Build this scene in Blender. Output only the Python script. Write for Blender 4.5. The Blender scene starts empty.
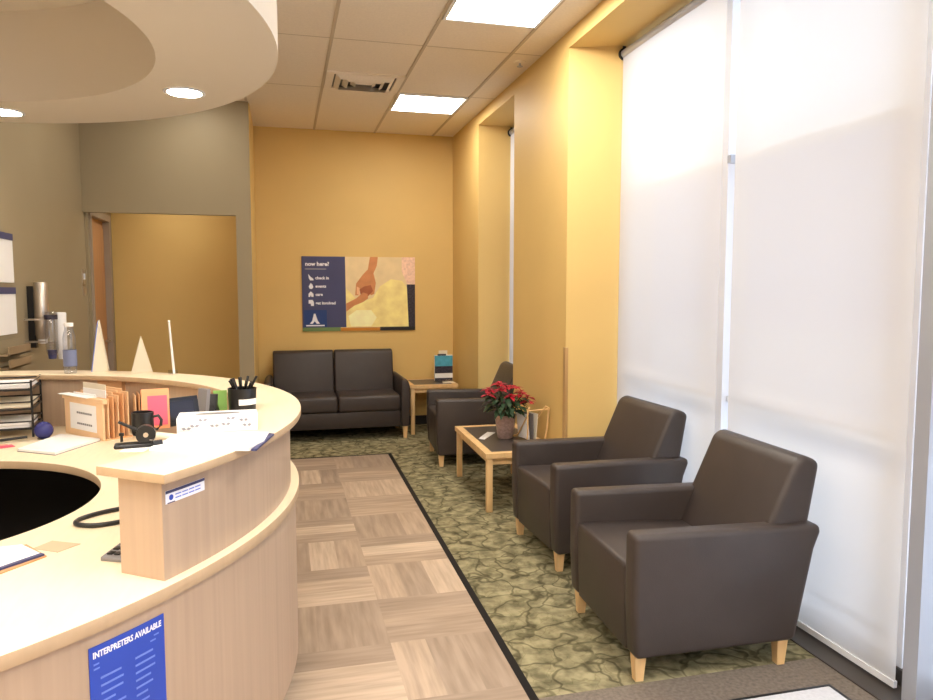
import bpy, bmesh, math, random
from mathutils import Vector, Matrix
random.seed(7)
SC = bpy.context.scene
COL = SC.collection
R = math.radians
PI = math.pi
CX, CY = -1.65, 2.92          # centre of the round reception desk

# ------------------------------------------------------------------ materials
def lin(c):
    c = c / 255.0
    return c / 12.92 if c <= 0.04045 else ((c + 0.055) / 1.055) ** 2.4
def rgb(r, g, b): return (lin(r), lin(g), lin(b), 1.0)

def mat(name, color, rough=0.6, spec=0.4, var=0.0, scale=(5, 5, 5), metal=0.0, bump=0.0, bscale=200, detail=3, trans=None):
    m = bpy.data.materials.new(name); m.use_nodes = True
    nt = m.node_tree; b = nt.nodes['Principled BSDF']
    b.inputs['Base Color'].default_value = color
    b.inputs['Roughness'].default_value = rough
    b.inputs['Specular IOR Level'].default_value = spec
    b.inputs['Metallic'].default_value = metal
    tc = nt.nodes.new('ShaderNodeTexCoord')
    if var:
        mp = nt.nodes.new('ShaderNodeMapping'); mp.inputs['Scale'].default_value = scale
        nz = nt.nodes.new('ShaderNodeTexNoise'); nz.inputs['Scale'].default_value = 1.0
        nz.inputs['Detail'].default_value = detail
        rp = nt.nodes.new('ShaderNodeValToRGB')
        rp.color_ramp.elements[0].position = 0.3; rp.color_ramp.elements[1].position = 0.7
        lo = [max(0, c * (1 - var)) for c in color[:3]] + [1]; hi = [min(1, c * (1 + var)) for c in color[:3]] + [1]
        rp.color_ramp.elements[0].color = lo; rp.color_ramp.elements[1].color = hi
        nt.links.new(tc.outputs['Object'], mp.inputs['Vector']); nt.links.new(mp.outputs['Vector'], nz.inputs['Vector'])
        nt.links.new(nz.outputs['Fac'], rp.inputs['Fac']); nt.links.new(rp.outputs['Color'], b.inputs['Base Color'])
    if bump:
        n2 = nt.nodes.new('ShaderNodeTexNoise'); n2.inputs['Scale'].default_value = bscale; n2.inputs['Detail'].default_value = 2
        bp = nt.nodes.new('ShaderNodeBump'); bp.inputs['Strength'].default_value = bump; bp.inputs['Distance'].default_value = 0.002
        nt.links.new(tc.outputs['Object'], n2.inputs['Vector']); nt.links.new(n2.outputs['Fac'], bp.inputs['Height'])
        nt.links.new(bp.outputs['Normal'], b.inputs['Normal'])
    return m

def emis(name, color, strength):
    m = bpy.data.materials.new(name); m.use_nodes = True
    nt = m.node_tree; b = nt.nodes['Principled BSDF']
    b.inputs['Base Color'].default_value = (0.8, 0.8, 0.8, 1)
    b.inputs['Emission Color'].default_value = color
    b.inputs['Emission Strength'].default_value = strength
    return m

M = {}
M['yellow'] = mat('yellow_paint', rgb(219, 186, 118), 0.55, 0.3, 0.03, (1.5, 1.5, 1.5), bump=0.15, bscale=150)
M['grey_wall'] = mat('taupe_paint', rgb(156, 142, 114), 0.5, 0.35, 0.03, (1.5, 1.5, 1.5), bump=0.15, bscale=150)
M['white_wall'] = mat('white_paint', rgb(225, 215, 200), 0.7, 0.3, 0.02)
M['canopy'] = mat('canopy_plaster', rgb(222, 212, 196), 0.8, 0.2, 0.02, (1, 1, 1))
M['ceil'] = mat('ceiling_tile', rgb(238, 226, 208), 0.9, 0.1, 0.03, (60, 60, 60))
M['grid'] = mat('ceiling_grid', rgb(196, 180, 156), 0.6, 0.3, 0.02)
M['black_base'] = mat('black_vinyl', rgb(38, 34, 32), 0.5, 0.4, 0.05)
M['rack_tan'] = mat('muted_tan', rgb(150, 128, 98), 0.5, 0.3, 0.06)
M['border'] = mat('black_border_strip', rgb(24, 21, 20), 0.7, 0.2, 0.05)
M['base_strip'] = mat('brown_grey_vinyl', rgb(70, 64, 60), 0.5, 0.4, 0.05)
M['door_frame'] = mat('taupe_door_frame', rgb(164, 150, 134), 0.5, 0.4, 0.03)
M['frame_al'] = mat('window_aluminium', rgb(172, 176, 186), 0.35, 0.5, 0.03, metal=0.3)
M['frame_wh'] = mat('white_aluminium', rgb(238, 240, 245), 0.4, 0.5, 0.02)
M['maple_top'] = mat('maple_laminate', rgb(238, 220, 188), 0.38, 0.4, 0.035, (60, 8, 8))
M['maple_panel'] = mat('maple_panel', rgb(186, 161, 137), 0.45, 0.35, 0.06, (45, 45, 1.2))
M['maple_edge'] = mat('maple_edge', rgb(196, 168, 134), 0.45, 0.35, 0.04, (30, 30, 5))
M['maple_solid'] = mat('maple_wood', rgb(226, 188, 134), 0.4, 0.4, 0.10, (30, 30, 4))
M['inset'] = mat('charcoal_laminate', rgb(72, 66, 62), 0.35, 0.45, 0.08, (90, 90, 90))
M['vinyl'] = mat('dark_brown_vinyl', rgb(60, 52, 49), 0.42, 0.45, 0.07, (9, 9, 9), bump=0.35, bscale=260)
M['vinyl_dark'] = mat('dark_brown_piping', rgb(40, 34, 32), 0.45, 0.4, 0.05)
M['black'] = mat('black_plastic', rgb(22, 21, 22), 0.35, 0.5, 0.05)
M['dark_floor'] = mat('dark_chair_mat', rgb(72, 63, 57), 0.7, 0.3, 0.15, (40, 40, 40))
M['steel'] = mat('brushed_steel', rgb(196, 186, 174), 0.3, 0.5, 0.04, (80, 80, 2), metal=0.9)
M['white'] = mat('white_paper', rgb(244, 242, 240), 0.6, 0.3, 0.015)
M['cream'] = mat('cream_paper', rgb(236, 226, 204), 0.6, 0.3, 0.02)
M['peach'] = mat('peach_card', rgb(242, 204, 160), 0.6, 0.3, 0.04, (20, 20, 20))
M['peach2'] = mat('peach_card_deep', rgb(232, 178, 128), 0.6, 0.3, 0.04, (20, 20, 20))
M['tan'] = mat('tan_wood', rgb(196, 150, 106), 0.5, 0.3, 0.08, (30, 30, 3))
M['pink'] = mat('pink_card', rgb(238, 96, 118), 0.6, 0.3, 0.03)
M['orange'] = mat('orange_card', rgb(240, 158, 110), 0.6, 0.3, 0.03)
M['salmon'] = mat('salmon_paper', rgb(243, 172, 142), 0.6, 0.3, 0.02)
M['green_card'] = mat('green_card', rgb(134, 176, 92), 0.6, 0.3, 0.05)
M['grey'] = mat('grey_plastic', rgb(128, 124, 124), 0.5, 0.4, 0.04)
M['navy'] = mat('navy_print', rgb(68, 70, 108), 0.5, 0.4, 0.06, (4, 4, 4))
M['logo_navy'] = mat('logo_navy', rgb(30, 60, 120), 0.5, 0.4, 0.03)
M['blue'] = mat('blue_print', rgb(50, 78, 182), 0.4, 0.4, 0.05, (4, 4, 4))
M['light_blue'] = mat('pale_blue_print', rgb(112, 136, 218), 0.5, 0.3, 0.02)
M['print_white'] = mat('white_print', rgb(240, 240, 248), 0.5, 0.3, 0.01)
M['print_grey'] = mat('grey_print', rgb(150, 150, 158), 0.5, 0.3, 0.02)
M['ball'] = mat('blue_ball', rgb(44, 48, 120), 0.25, 0.6, 0.05)
M['teal'] = mat('teal_print', rgb(78, 160, 186), 0.5, 0.4, 0.15, (25, 25, 25))
M['photo_dark'] = mat('dark_print', rgb(52, 46, 58), 0.5, 0.4, 0.6, (60, 60, 60))
M['poster_photo'] = mat('yellow_photo', rgb(250, 226, 150), 0.5, 0.3, 0.14, (9, 9, 9), detail=6)
M['poster_pale'] = mat('pale_photo', rgb(232, 208, 160), 0.5, 0.3, 0.06, (8, 8, 8))
M['poster_glow'] = mat('bright_photo', rgb(255, 246, 190), 0.5, 0.3, 0.05, (14, 14, 14))
M['skin'] = mat('printed_skin', rgb(206, 138, 88), 0.5, 0.3, 0.10, (14, 14, 14))
M['skin_dark'] = mat('printed_skin_shade', rgb(170, 98, 62), 0.5, 0.3, 0.10, (14, 14, 14))
M['skin_light'] = mat('printed_skin_light', rgb(240, 186, 140), 0.5, 0.3, 0.08, (14, 14, 14))
M['lace'] = mat('pale_pink_print', rgb(242, 204, 180), 0.5, 0.3, 0.15, (40, 40, 40))
M['green_strip'] = mat('green_print', rgb(110, 136, 84), 0.5, 0.3, 0.05)
M['orange_strip'] = mat('orange_print', rgb(196, 128, 44), 0.5, 0.3, 0.05)
M['red'] = mat('red_bract', rgb(176, 26, 48), 0.5, 0.35, 0.25, (30, 30, 30))
M['leaf'] = mat('dark_green_leaf', rgb(44, 68, 44), 0.5, 0.4, 0.3, (30, 30, 30))
M['foil'] = mat('rose_grey_foil', rgb(176, 150, 142), 0.3, 0.6, 0.22, (60, 60, 60), metal=0.35)
M['soil'] = mat('potting_soil', rgb(50, 38, 30), 0.9, 0.1, 0.3, (80, 80, 80))
M['mat_white'] = mat('rug_white', rgb(206, 206, 210), 0.9, 0.1, 0.06, (80, 80, 80))
M['mat_dark'] = mat('rug_charcoal', rgb(66, 64, 78), 0.9, 0.1, 0.1, (80, 80, 80))
M['pavement'] = mat('pavement', rgb(236, 238, 242), 0.9, 0.1, 0.06, (3, 3, 3))
M['outside'] = mat('facade_blue_grey', rgb(160, 176, 216), 0.8, 0.2, 0.12, (1, 1, 1))
M['panel_light'] = emis('ceiling_light_diffuser', (1.0, 0.93, 0.84, 1), 20)
M['hall_fill'] = emis('hallway_fill_glow', (1.0, 0.9, 0.75, 1), 12)
M['down_light'] = emis('downlight_lens', (1.0, 0.92, 0.80, 1), 80.0)

def clear_mat(name, tint, gloss=0.06):
    m = bpy.data.materials.new(name); m.use_nodes = True
    nt = m.node_tree; nt.nodes.clear()
    o = nt.nodes.new('ShaderNodeOutputMaterial'); t = nt.nodes.new('ShaderNodeBsdfTransparent'); t.inputs[0].default_value = tint
    g = nt.nodes.new('ShaderNodeBsdfGlossy'); g.inputs['Roughness'].default_value = 0.05
    mx = nt.nodes.new('ShaderNodeMixShader'); mx.inputs[0].default_value = gloss
    nt.links.new(t.outputs[0], mx.inputs[1]); nt.links.new(g.outputs[0], mx.inputs[2]); nt.links.new(mx.outputs[0], o.inputs[0])
    return m
M['glass'] = clear_mat('window_glass', (0.93, 0.96, 1.0, 1))
M['glass_shaded'] = clear_mat('window_glass_painted_shade', (0.82, 0.83, 0.86, 1))  # glass colour darkened to imitate outside shade below the upper transom
M['acrylic'] = clear_mat('clear_acrylic', (0.86, 0.87, 0.9, 1), 0.14)
M['smoke'] = clear_mat('smoky_acrylic', (0.5, 0.5, 0.56, 1), 0.2)

def blind_mat():
    m = bpy.data.materials.new('sheer_blind_fabric'); m.use_nodes = True
    nt = m.node_tree; nt.nodes.clear()
    o = nt.nodes.new('ShaderNodeOutputMaterial')
    d = nt.nodes.new('ShaderNodeBsdfDiffuse'); d.inputs[0].default_value = (0.66, 0.62, 0.57, 1)
    t = nt.nodes.new('ShaderNodeBsdfTranslucent'); t.inputs[0].default_value = (0.79, 0.725, 0.655, 1)
    p = nt.nodes.new('ShaderNodeBsdfTransparent'); p.inputs[0].default_value = (1, 0.97, 0.93, 1)
    wv = nt.nodes.new('ShaderNodeTexWave'); wv.inputs['Scale'].default_value = 60; wv.bands_direction = 'Y'
    tc = nt.nodes.new('ShaderNodeTexCoord')
    mr = nt.nodes.new('ShaderNodeMapRange'); mr.inputs[3].default_value = 0.44; mr.inputs[4].default_value = 0.50
    a = nt.nodes.new('ShaderNodeMixShader'); b = nt.nodes.new('ShaderNodeMixShader'); b.inputs[0].default_value = 0.055
    nt.links.new(tc.outputs['Object'], wv.inputs['Vector']); nt.links.new(wv.outputs['Fac'], mr.inputs[0]); nt.links.new(mr.outputs[0], a.inputs[0])
    nt.links.new(d.outputs[0], a.inputs[1]); nt.links.new(t.outputs[0], a.inputs[2])
    nt.links.new(a.outputs[0], b.inputs[1]); nt.links.new(p.outputs[0], b.inputs[2]); nt.links.new(b.outputs[0], o.inputs[0])
    return m
M['blind'] = blind_mat()

def parquet_mat():
    m = bpy.data.materials.new('wood_look_parquet'); m.use_nodes = True
    nt = m.node_tree; b = nt.nodes['Principled BSDF']; b.inputs['Roughness'].default_value = 0.42
    b.inputs['Specular IOR Level'].default_value = 0.35
    at = nt.nodes.new('ShaderNodeAttribute'); at.attribute_name = 'plank'
    sp = nt.nodes.new('ShaderNodeSeparateColor'); nt.links.new(at.outputs['Color'], sp.inputs[0])
    tc = nt.nodes.new('ShaderNodeTexCoord')
    outs = []
    for s in ((3, 34, 1), (34, 3, 1)):
        mp = nt.nodes.new('ShaderNodeMapping'); mp.inputs['Scale'].default_value = s
        ad = nt.nodes.new('ShaderNodeVectorMath'); ad.operation = 'ADD'
        mu = nt.nodes.new('ShaderNodeVectorMath'); mu.operation = 'SCALE'; mu.inputs[3].default_value = 40
        nt.links.new(at.outputs['Color'], mu.inputs[0])
        nz = nt.nodes.new('ShaderNodeTexNoise'); nz.inputs['Scale'].default_value = 1; nz.inputs['Detail'].default_value = 4
        nt.links.new(tc.outputs['Object'], mp.inputs[0]); nt.links.new(mp.outputs[0], ad.inputs[0]); nt.links.new(mu.outputs[0], ad.inputs[1])
        nt.links.new(ad.outputs[0], nz.inputs['Vector']); outs.append(nz.outputs['Fac'])
    mx = nt.nodes.new('ShaderNodeMix'); nt.links.new(sp.outputs[1], mx.inputs[0]); nt.links.new(outs[0], mx.inputs[2]); nt.links.new(outs[1], mx.inputs[3])
    r1 = nt.nodes.new('ShaderNodeValToRGB')
    e = r1.color_ramp.elements; e[0].position = 0.0; e[0].color = rgb(160, 141, 123); e[1].position = 1.0; e[1].color = rgb(203, 183, 160)
    k = e.new(0.5); k.color = rgb(183, 161, 139)
    nt.links.new(sp.outputs[0], r1.inputs[0])
    r2 = nt.nodes.new('ShaderNodeValToRGB'); f = r2.color_ramp.elements
    f[0].position = 0.3; f[0].color = (0.74, 0.72, 0.70, 1); f[1].position = 0.66; f[1].color = (1.08, 1.08, 1.08, 1)
    nt.links.new(mx.outputs[0], r2.inputs[0])
    mm = nt.nodes.new('ShaderNodeMix'); mm.data_type = 'RGBA'; mm.blend_type = 'MULTIPLY'; mm.inputs[0].default_value = 1
    nt.links.new(r1.outputs[0], mm.inputs[6]); nt.links.new(r2.outputs[0], mm.inputs[7]); nt.links.new(mm.outputs[2], b.inputs['Base Color'])
    return m
M['parquet'] = parquet_mat()

def carpet_mat():
    m = bpy.data.materials.new('olive_vine_carpet'); m.use_nodes = True
    nt = m.node_tree; b = nt.nodes['Principled BSDF']; b.inputs['Roughness'].default_value = 0.95; b.inputs['Specular IOR Level'].default_value = 0.1
    tc = nt.nodes.new('ShaderNodeTexCoord')
    n0 = nt.nodes.new('ShaderNodeTexNoise'); n0.inputs['Scale'].default_value = 5; n0.inputs['Detail'].default_value = 2
    mix = nt.nodes.new('ShaderNodeMix'); mix.data_type = 'RGBA'; mix.blend_type = 'LINEAR_LIGHT'; mix.inputs[0].default_value = 0.16
    nt.links.new(tc.outputs['Object'], n0.inputs['Vector']); nt.links.new(tc.outputs['Object'], mix.inputs[6]); nt.links.new(n0.outputs['Color'], mix.inputs[7])
    v = nt.nodes.new('ShaderNodeTexVoronoi'); v.feature = 'DISTANCE_TO_EDGE'; v.inputs['Scale'].default_value = 5.5
    v2 = nt.nodes.new('ShaderNodeTexVoronoi'); v2.feature = 'DISTANCE_TO_EDGE'; v2.inputs['Scale'].default_value = 11
    nt.links.new(mix.outputs[2], v.inputs['Vector']); nt.links.new(mix.outputs[2], v2.inputs['Vector'])
    n1 = nt.nodes.new('ShaderNodeTexNoise'); n1.inputs['Scale'].default_value = 13; n1.inputs['Detail'].default_value = 5
    nt.links.new(tc.outputs['Object'], n1.inputs['Vector'])
    r = nt.nodes.new('ShaderNodeValToRGB'); e = r.color_ramp.elements
    e[0].position = 0.36; e[0].color = rgb(108, 102, 77); e[1].position = 0.66; e[1].color = rgb(165, 156, 122)
    nt.links.new(n1.outputs['Fac'], r.inputs[0])
    def line(vn, w, dark):
        rr = nt.nodes.new('ShaderNodeValToRGB'); q = rr.color_ramp.elements
        q[0].position = w * 0.35; q[0].color = (dark, dark, dark * .95, 1); q[1].position = w; q[1].color = (1, 1, 1, 1)
        nt.links.new(vn.outputs['Distance'], rr.inputs[0]); return rr
    a = line(v, 0.06, 0.5); c = line(v2, 0.03, 0.8)
    m1 = nt.nodes.new('ShaderNodeMix'); m1.data_type = 'RGBA'; m1.blend_type = 'MULTIPLY'; m1.inputs[0].default_value = 1
    m2 = nt.nodes.new('ShaderNodeMix'); m2.data_type = 'RGBA'; m2.blend_type = 'MULTIPLY'; m2.inputs[0].default_value = 1
    nt.links.new(r.outputs[0], m1.inputs[6]); nt.links.new(a.outputs[0], m1.inputs[7])
    nt.links.new(m1.outputs[2], m2.inputs[6]); nt.links.new(c.outputs[0], m2.inputs[7]); nt.links.new(m2.outputs[2], b.inputs['Base Color'])
    n3 = nt.nodes.new('ShaderNodeTexNoise'); n3.inputs['Scale'].default_value = 300
    bp = nt.nodes.new('ShaderNodeBump'); bp.inputs['Strength'].default_value = 0.5; bp.inputs['Distance'].default_value = 0.003
    nt.links.new(tc.outputs['Object'], n3.inputs['Vector']); nt.links.new(n3.outputs['Fac'], bp.inputs['Height']); nt.links.new(bp.outputs[0], b.inputs['Normal'])
    return m
M['carpet'] = carpet_mat()
M['carpet_brown'] = mat('grey_brown_carpet', rgb(118, 108, 98), 0.95, 0.1, 0.22, (70, 70, 70), bump=0.4, bscale=300, detail=5)

# ------------------------------------------------------------------ mesh helpers
def link(o): COL.objects.link(o); return o

def obj(name, bm, m, parent=None, smooth=False, loc=None, rotz=0):
    me = bpy.data.meshes.new(name)
    bmesh.ops.recalc_face_normals(bm, faces=bm.faces)
    bm.to_mesh(me); bm.free()
    for x in (m if isinstance(m, (list, tuple)) else [m]): me.materials.append(M[x] if isinstance(x, str) else x)
    o = link(bpy.data.objects.new(name, me))
    if smooth:
        for p in me.polygons: p.use_smooth = True
        me.set_sharp_from_angle(angle=R(40))
    if parent: o.parent = parent
    if loc is not None: o.location = loc
    o.rotation_euler.z = rotz
    return o

def tag(o, label=None, cat=None, group=None, kind=None):
    if label: o['label'] = label
    if cat: o['category'] = cat
    if group: o['group'] = group
    if kind: o['kind'] = kind
    return o

def thing(name, label, cat, loc=(0, 0, 0), rz=0.0, group=None):
    o = link(bpy.data.objects.new(name, None)); o.empty_display_size = 0.1
    o.location = loc; o.rotation_euler.z = rz
    return tag(o, label, cat, group)

def struct(name, bm, m, **k):
    o = obj(name, bm, m, **k)
    if not o.parent: o['kind'] = 'structure'
    return o

def dup(root, loc, rz=0, label=None):
    r = root.copy(); COL.objects.link(r); r.location = loc; r.rotation_euler = (0, 0, rz)
    if label: r['label'] = label
    for ch in list(root.children):
        c = ch.copy(); COL.objects.link(c); c.parent = r
        for g in list(ch.children):
            d = g.copy(); COL.objects.link(d); d.parent = c
    return r

def box(bm, x0, x1, y0, y1, z0, z1, mi=0):
    v = [bm.verts.new(p) for p in [(x0,y0,z0),(x1,y0,z0),(x1,y1,z0),(x0,y1,z0),(x0,y0,z1),(x1,y0,z1),(x1,y1,z1),(x0,y1,z1)]]
    fs = []
    for q in [(0,3,2,1),(4,5,6,7),(0,1,5,4),(1,2,6,5),(2,3,7,6),(3,0,4,7)]:
        f = bm.faces.new([v[i] for i in q]); f.material_index = mi; fs.append(f)
    return v

def bevel(bm, r, seg=3, angle=30):
    es = [e for e in bm.edges if len(e.link_faces) == 2 and e.calc_face_angle(0) > R(angle)]
    bmesh.ops.bevel(bm, geom=es, offset=r, segments=seg, profile=0.5, affect='EDGES', clamp_overlap=True)
    return bm

def rbox(x0, x1, y0, y1, z0, z1, r=0.01, seg=3):
    bm = bmesh.new(); box(bm, x0, x1, y0, y1, z0, z1)
    bmesh.ops.recalc_face_normals(bm, faces=bm.faces)
    return bevel(bm, r, seg)

def prism(pts, a, b, axis='x', bm=None):
    """extrude the polygon pts (2D) from a to b along an axis; 2D = the two other axes in order"""
    bm = bm or bmesh.new()
    def P(u, v, w): return {'x': (w, u, v), 'y': (u, w, v), 'z': (u, v, w)}[axis]
    A = [bm.verts.new(P(u, v, a)) for u, v in pts]; B = [bm.verts.new(P(u, v, b)) for u, v in pts]
    bm.faces.new(A); bm.faces.new(B[::-1])
    n = len(pts)
    for i in range(n): bm.faces.new((A[i], B[i], B[(i+1) % n], A[(i+1) % n]))
    bmesh.ops.recalc_face_normals(bm, faces=bm.faces)
    return bm

def cyl(bm, c0, c1, r0, r1=None, n=20):
    r1 = r0 if r1 is None else r1
    c0 = Vector(c0); c1 = Vector(c1); d = (c1 - c0).normalized()
    u = d.orthogonal().normalized(); w = d.cross(u)
    A = [bm.verts.new(c0 + (u*math.cos(2*PI*i/n) + w*math.sin(2*PI*i/n))*r0) for i in range(n)]
    B = [bm.verts.new(c1 + (u*math.cos(2*PI*i/n) + w*math.sin(2*PI*i/n))*r1) for i in range(n)]
    bm.faces.new(A[::-1]); bm.faces.new(B)
    for i in range(n): bm.faces.new((A[i], A[(i+1) % n], B[(i+1) % n], B[i]))
    return bm

def lathe(prof, n=28, bm=None, c=(0, 0)):
    bm = bm or bmesh.new(); rings = []
    for r, z in prof:
        rings.append([bm.verts.new((c[0] + r*math.cos(2*PI*i/n), c[1] + r*math.sin(2*PI*i/n), z)) for i in range(n)] if r > 1e-5 else [bm.verts.new((c[0], c[1], z))])
    for a, b in zip(rings, rings[1:]):
        for i in range(n):
            j = (i+1) % n
            if len(a) > 1 and len(b) > 1: bm.faces.new((a[i], a[j], b[j], b[i]))
            elif len(a) > 1: bm.faces.new((a[i], a[j], b[0]))
            elif len(b) > 1: bm.faces.new((a[0], b[j], b[i]))
    return bm

def tube(pts, r, n=10, closed=False, bm=None):
    bm = bm or bmesh.new(); pts = [Vector(p) for p in pts]; rings = []
    N = len(pts)
    for i, p in enumerate(pts):
        a = pts[i-1] if (i or closed) else p; b = pts[(i+1) % N] if (i < N-1 or closed) else p
        d = (b - a).normalized()
        ref = Vector((0, 0, 1)) if abs(d.z) < 0.9 else Vector((1, 0, 0))
        u = d.cross(ref).normalized(); w = d.cross(u)
        rings.append([bm.verts.new(p + (u*math.cos(2*PI*k/n) + w*math.sin(2*PI*k/n))*r) for k in range(n)])
    for i in range(N if closed else N-1):
        A = rings[i]; B = rings[(i+1) % N]
        for k in range(n): bm.faces.new((A[k], A[(k+1) % n], B[(k+1) % n], B[k]))
    if not closed: bm.faces.new(rings[0]); bm.faces.new(rings[-1][::-1])
    return bm

def ring(cx, cy, rin, rout, z0, z1, a0, a1, step=2.0, bm=None):
    """solid arc between radii (numbers or functions of the angle in degrees)"""
    bm = bm or bmesh.new(); full = abs(a1 - a0) >= 359.9
    n = max(2, int(round((a1 - a0) / step))); cols = []
    fi = rin if callable(rin) else (lambda a: rin); fo = rout if callable(rout) else (lambda a: rout)
    for i in range(n if full else n + 1):
        a = a0 + (a1 - a0) * i / n; c, s = math.cos(R(a)), math.sin(R(a))
        cols.append([bm.verts.new((cx + r*c, cy + r*s, z)) for r, z in ((fi(a), z0), (fo(a), z0), (fo(a), z1), (fi(a), z1))])
    for i in range(n):
        A = cols[i]; B = cols[(i+1) % len(cols)]
        for k in range(4): bm.faces.new((A[k], A[(k+1) % 4], B[(k+1) % 4], B[k]))
    if not full: bm.faces.new(cols[0]); bm.faces.new(cols[-1][::-1])
    bmesh.ops.recalc_face_normals(bm, faces=bm.faces)
    return bm

def text_bm(body, size, fn, depth=0.0006, bold=0.0, align='LEFT'):
    """text laid out in (u, v); fn(u, v, w) gives the 3D point"""
    cu = bpy.data.curves.new('lettering', 'FONT'); cu.body = body; cu.size = size; cu.extrude = depth / 2
    cu.align_x = align; cu.offset = bold; cu.resolution_u = 2
    o = link(bpy.data.objects.new('lettering', cu)); bpy.context.view_layer.update()
    me = bpy.data.meshes.new_from_object(o.evaluated_get(bpy.context.evaluated_depsgraph_get()))
    bpy.data.objects.remove(o); bpy.data.curves.remove(cu)
    bm = bmesh.new(); bm.from_mesh(me); bpy.data.meshes.remove(me)
    for v in bm.verts: v.co = Vector(fn(v.co.x, v.co.y, v.co.z + depth / 2))
    return bm

def flat(pts, fn, w0, w1, bm=None):
    """thin slab with polygon outline in (u, v) mapped through fn(u, v, w)"""
    bm = bm or bmesh.new()
    A = [bm.verts.new(fn(u, v, w0)) for u, v in pts]; B = [bm.verts.new(fn(u, v, w1)) for u, v in pts]
    bm.faces.new(A); bm.faces.new(B[::-1]); n = len(pts)
    for i in range(n): bm.faces.new((A[i], B[i], B[(i+1) % n], A[(i+1) % n]))
    return bm

def rect(u0, u1, v0, v1): return [(u0, v0), (u1, v0), (u1, v1), (u0, v1)]

# ------------------------------------------------------------------ the room
CEIL = 3.23
# floor: parquet tiles, olive carpet, black border, brown carpet, dark mat inside the desk
def edge_x(y): return 0.855 + (y - 2.407) * 0.0159
bm = bmesh.new(); lay = bm.loops.layers.color.new('plank')
def quad(pts, mi, col=(0.5, 0, 0, 1)):
    f = bm.faces.new([bm.verts.new((x, y, z)) for x, y, z in pts]); f.material_index = mi
    for l in f.loops: l[lay] = col
T = 0.45; X0 = 0.42 - 12 * T; Y0 = 6.565 - 22 * T
rnd = random.Random(3)
for i in range(13):
    for j in range(22):
        xa = X0 + i*T; ya = Y0 + j*T; d = (i + j) % 2
        for k in range(3):
            col = (rnd.random(), float(d), rnd.random(), 1)
            if d == 0: r_ = (xa, xa + T, ya + k*T/3, ya + (k+1)*T/3)
            else: r_ = (xa + k*T/3, xa + (k+1)*T/3, ya, ya + T)
            x0, x1, y0, y1 = r_
            if i == 12:
                if d == 0 or k == 2:
                    quad([(x0, y0, 0), (edge_x(y0), y0, 0), (edge_x(y1), y1, 0), (x0, y1, 0)], 0, col); continue
            quad([(x0, y0, 0), (x1, y0, 0), (x1, y1, 0), (x0, y1, 0)], 0, col)
YB = 6.565; BW = 0.034; yb = Y0
# border strips
quad([(edge_x(yb), yb, 0), (edge_x(yb)+BW, yb, 0), (edge_x(YB)+BW, YB+BW, 0), (edge_x(YB), YB, 0)], 1)
quad([(X0, YB, 0), (edge_x(YB), YB, 0), (edge_x(YB)+BW, YB+BW, 0), (X0, YB+BW, 0)], 1)
# carpets
YC = 2.41
quad([(edge_x(YC)+BW, YC, 0), (2.45, YC, 0), (2.45, YB+BW, 0), (edge_x(YB)+BW, YB+BW, 0)], 2)
quad([(X0, YB+BW, 0), (2.45, YB+BW, 0), (2.45, 8.1, 0), (X0, 8.1, 0)], 2)
quad([(edge_x(yb)+BW, yb, 0), (2.45, yb, 0), (2.45, YC, 0), (edge_x(YC)+BW, YC, 0)], 3)
struct('floor', bm, ['parquet', 'border', 'carpet', 'carpet_brown'])
bm = bmesh.new(); box(bm, -5.6, 2.6, -3.5, 8.2, -0.12, -0.01); struct('trim_1', bm, 'black_base')   # slab under the flooring

# ceiling with tile grid
bm = bmesh.new(); box(bm, -5.6, 2.6, -3.5, 8.2, CEIL, CEIL + 0.1); struct('ceiling', bm, 'ceil')
bm = bmesh.new()
gx = [0.36 + 0.645*i for i in range(-8, 3)]
for x in gx: box(bm, x - 0.011, x + 0.011, -3.4, 7.999, CEIL - 0.006, CEIL)
gy = [6.36 - 1.22*i for i in range(-1, 9)]
for y in gy[1:]: box(bm, -5.5, 1.88, y - 0.005, y + 0.005, CEIL - 0.001, CEIL)
struct('trim_2', bm, 'grid')

# walls
bm = bmesh.new(); box(bm, -0.27, 2.6, 8.0, 8.15, 0, CEIL); box(bm, -1.75, -0.27, 8.0, 8.15, 0, CEIL); struct('wall_back', bm, 'yellow')
def yface(bm, x0, x1, y0, y1, z0, z1): box(bm, x0, x1, y0, y1, z0, z1)
# grey partition at y=7 with the hallway opening
bm = bmesh.new()
box(bm, -0.40, -0.27, 7.0, 7.06, 0, CEIL)
box(bm, -1.68, -0.40, 7.0, 7.06, 2.2, CEIL)
struct('wall_grey_partition', bm, 'grey_wall')
bm = bmesh.new(); box(bm, -0.40, -0.262, 7.06, 8.0, 0, CEIL); struct('wall_hallway_right', bm, 'yellow')
bm = bmesh.new(); box(bm, -1.80, -1.68, 4.9, 7.06, 0, CEIL); box(bm, -5.6, -1.80, 4.9, 5.0, 0, CEIL); struct('wall_left', bm, 'grey_wall')
bm = bmesh.new(); box(bm, -1.80, -1.66, 7.06, 7.12, 0, CEIL); box(bm, -1.80, -1.66, 7.88, 8.0, 0, CEIL); box(bm, -1.80, -1.66, 7.12, 7.88, 2.25, CEIL); struct('wall_hallway_left', bm, 'grey_wall')
# hallway ceiling
bm = bmesh.new(); box(bm, -1.66, -0.40, 7.06, 8.0, 2.55, 2.6); struct('trim_3', bm, 'white_wall')
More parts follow.
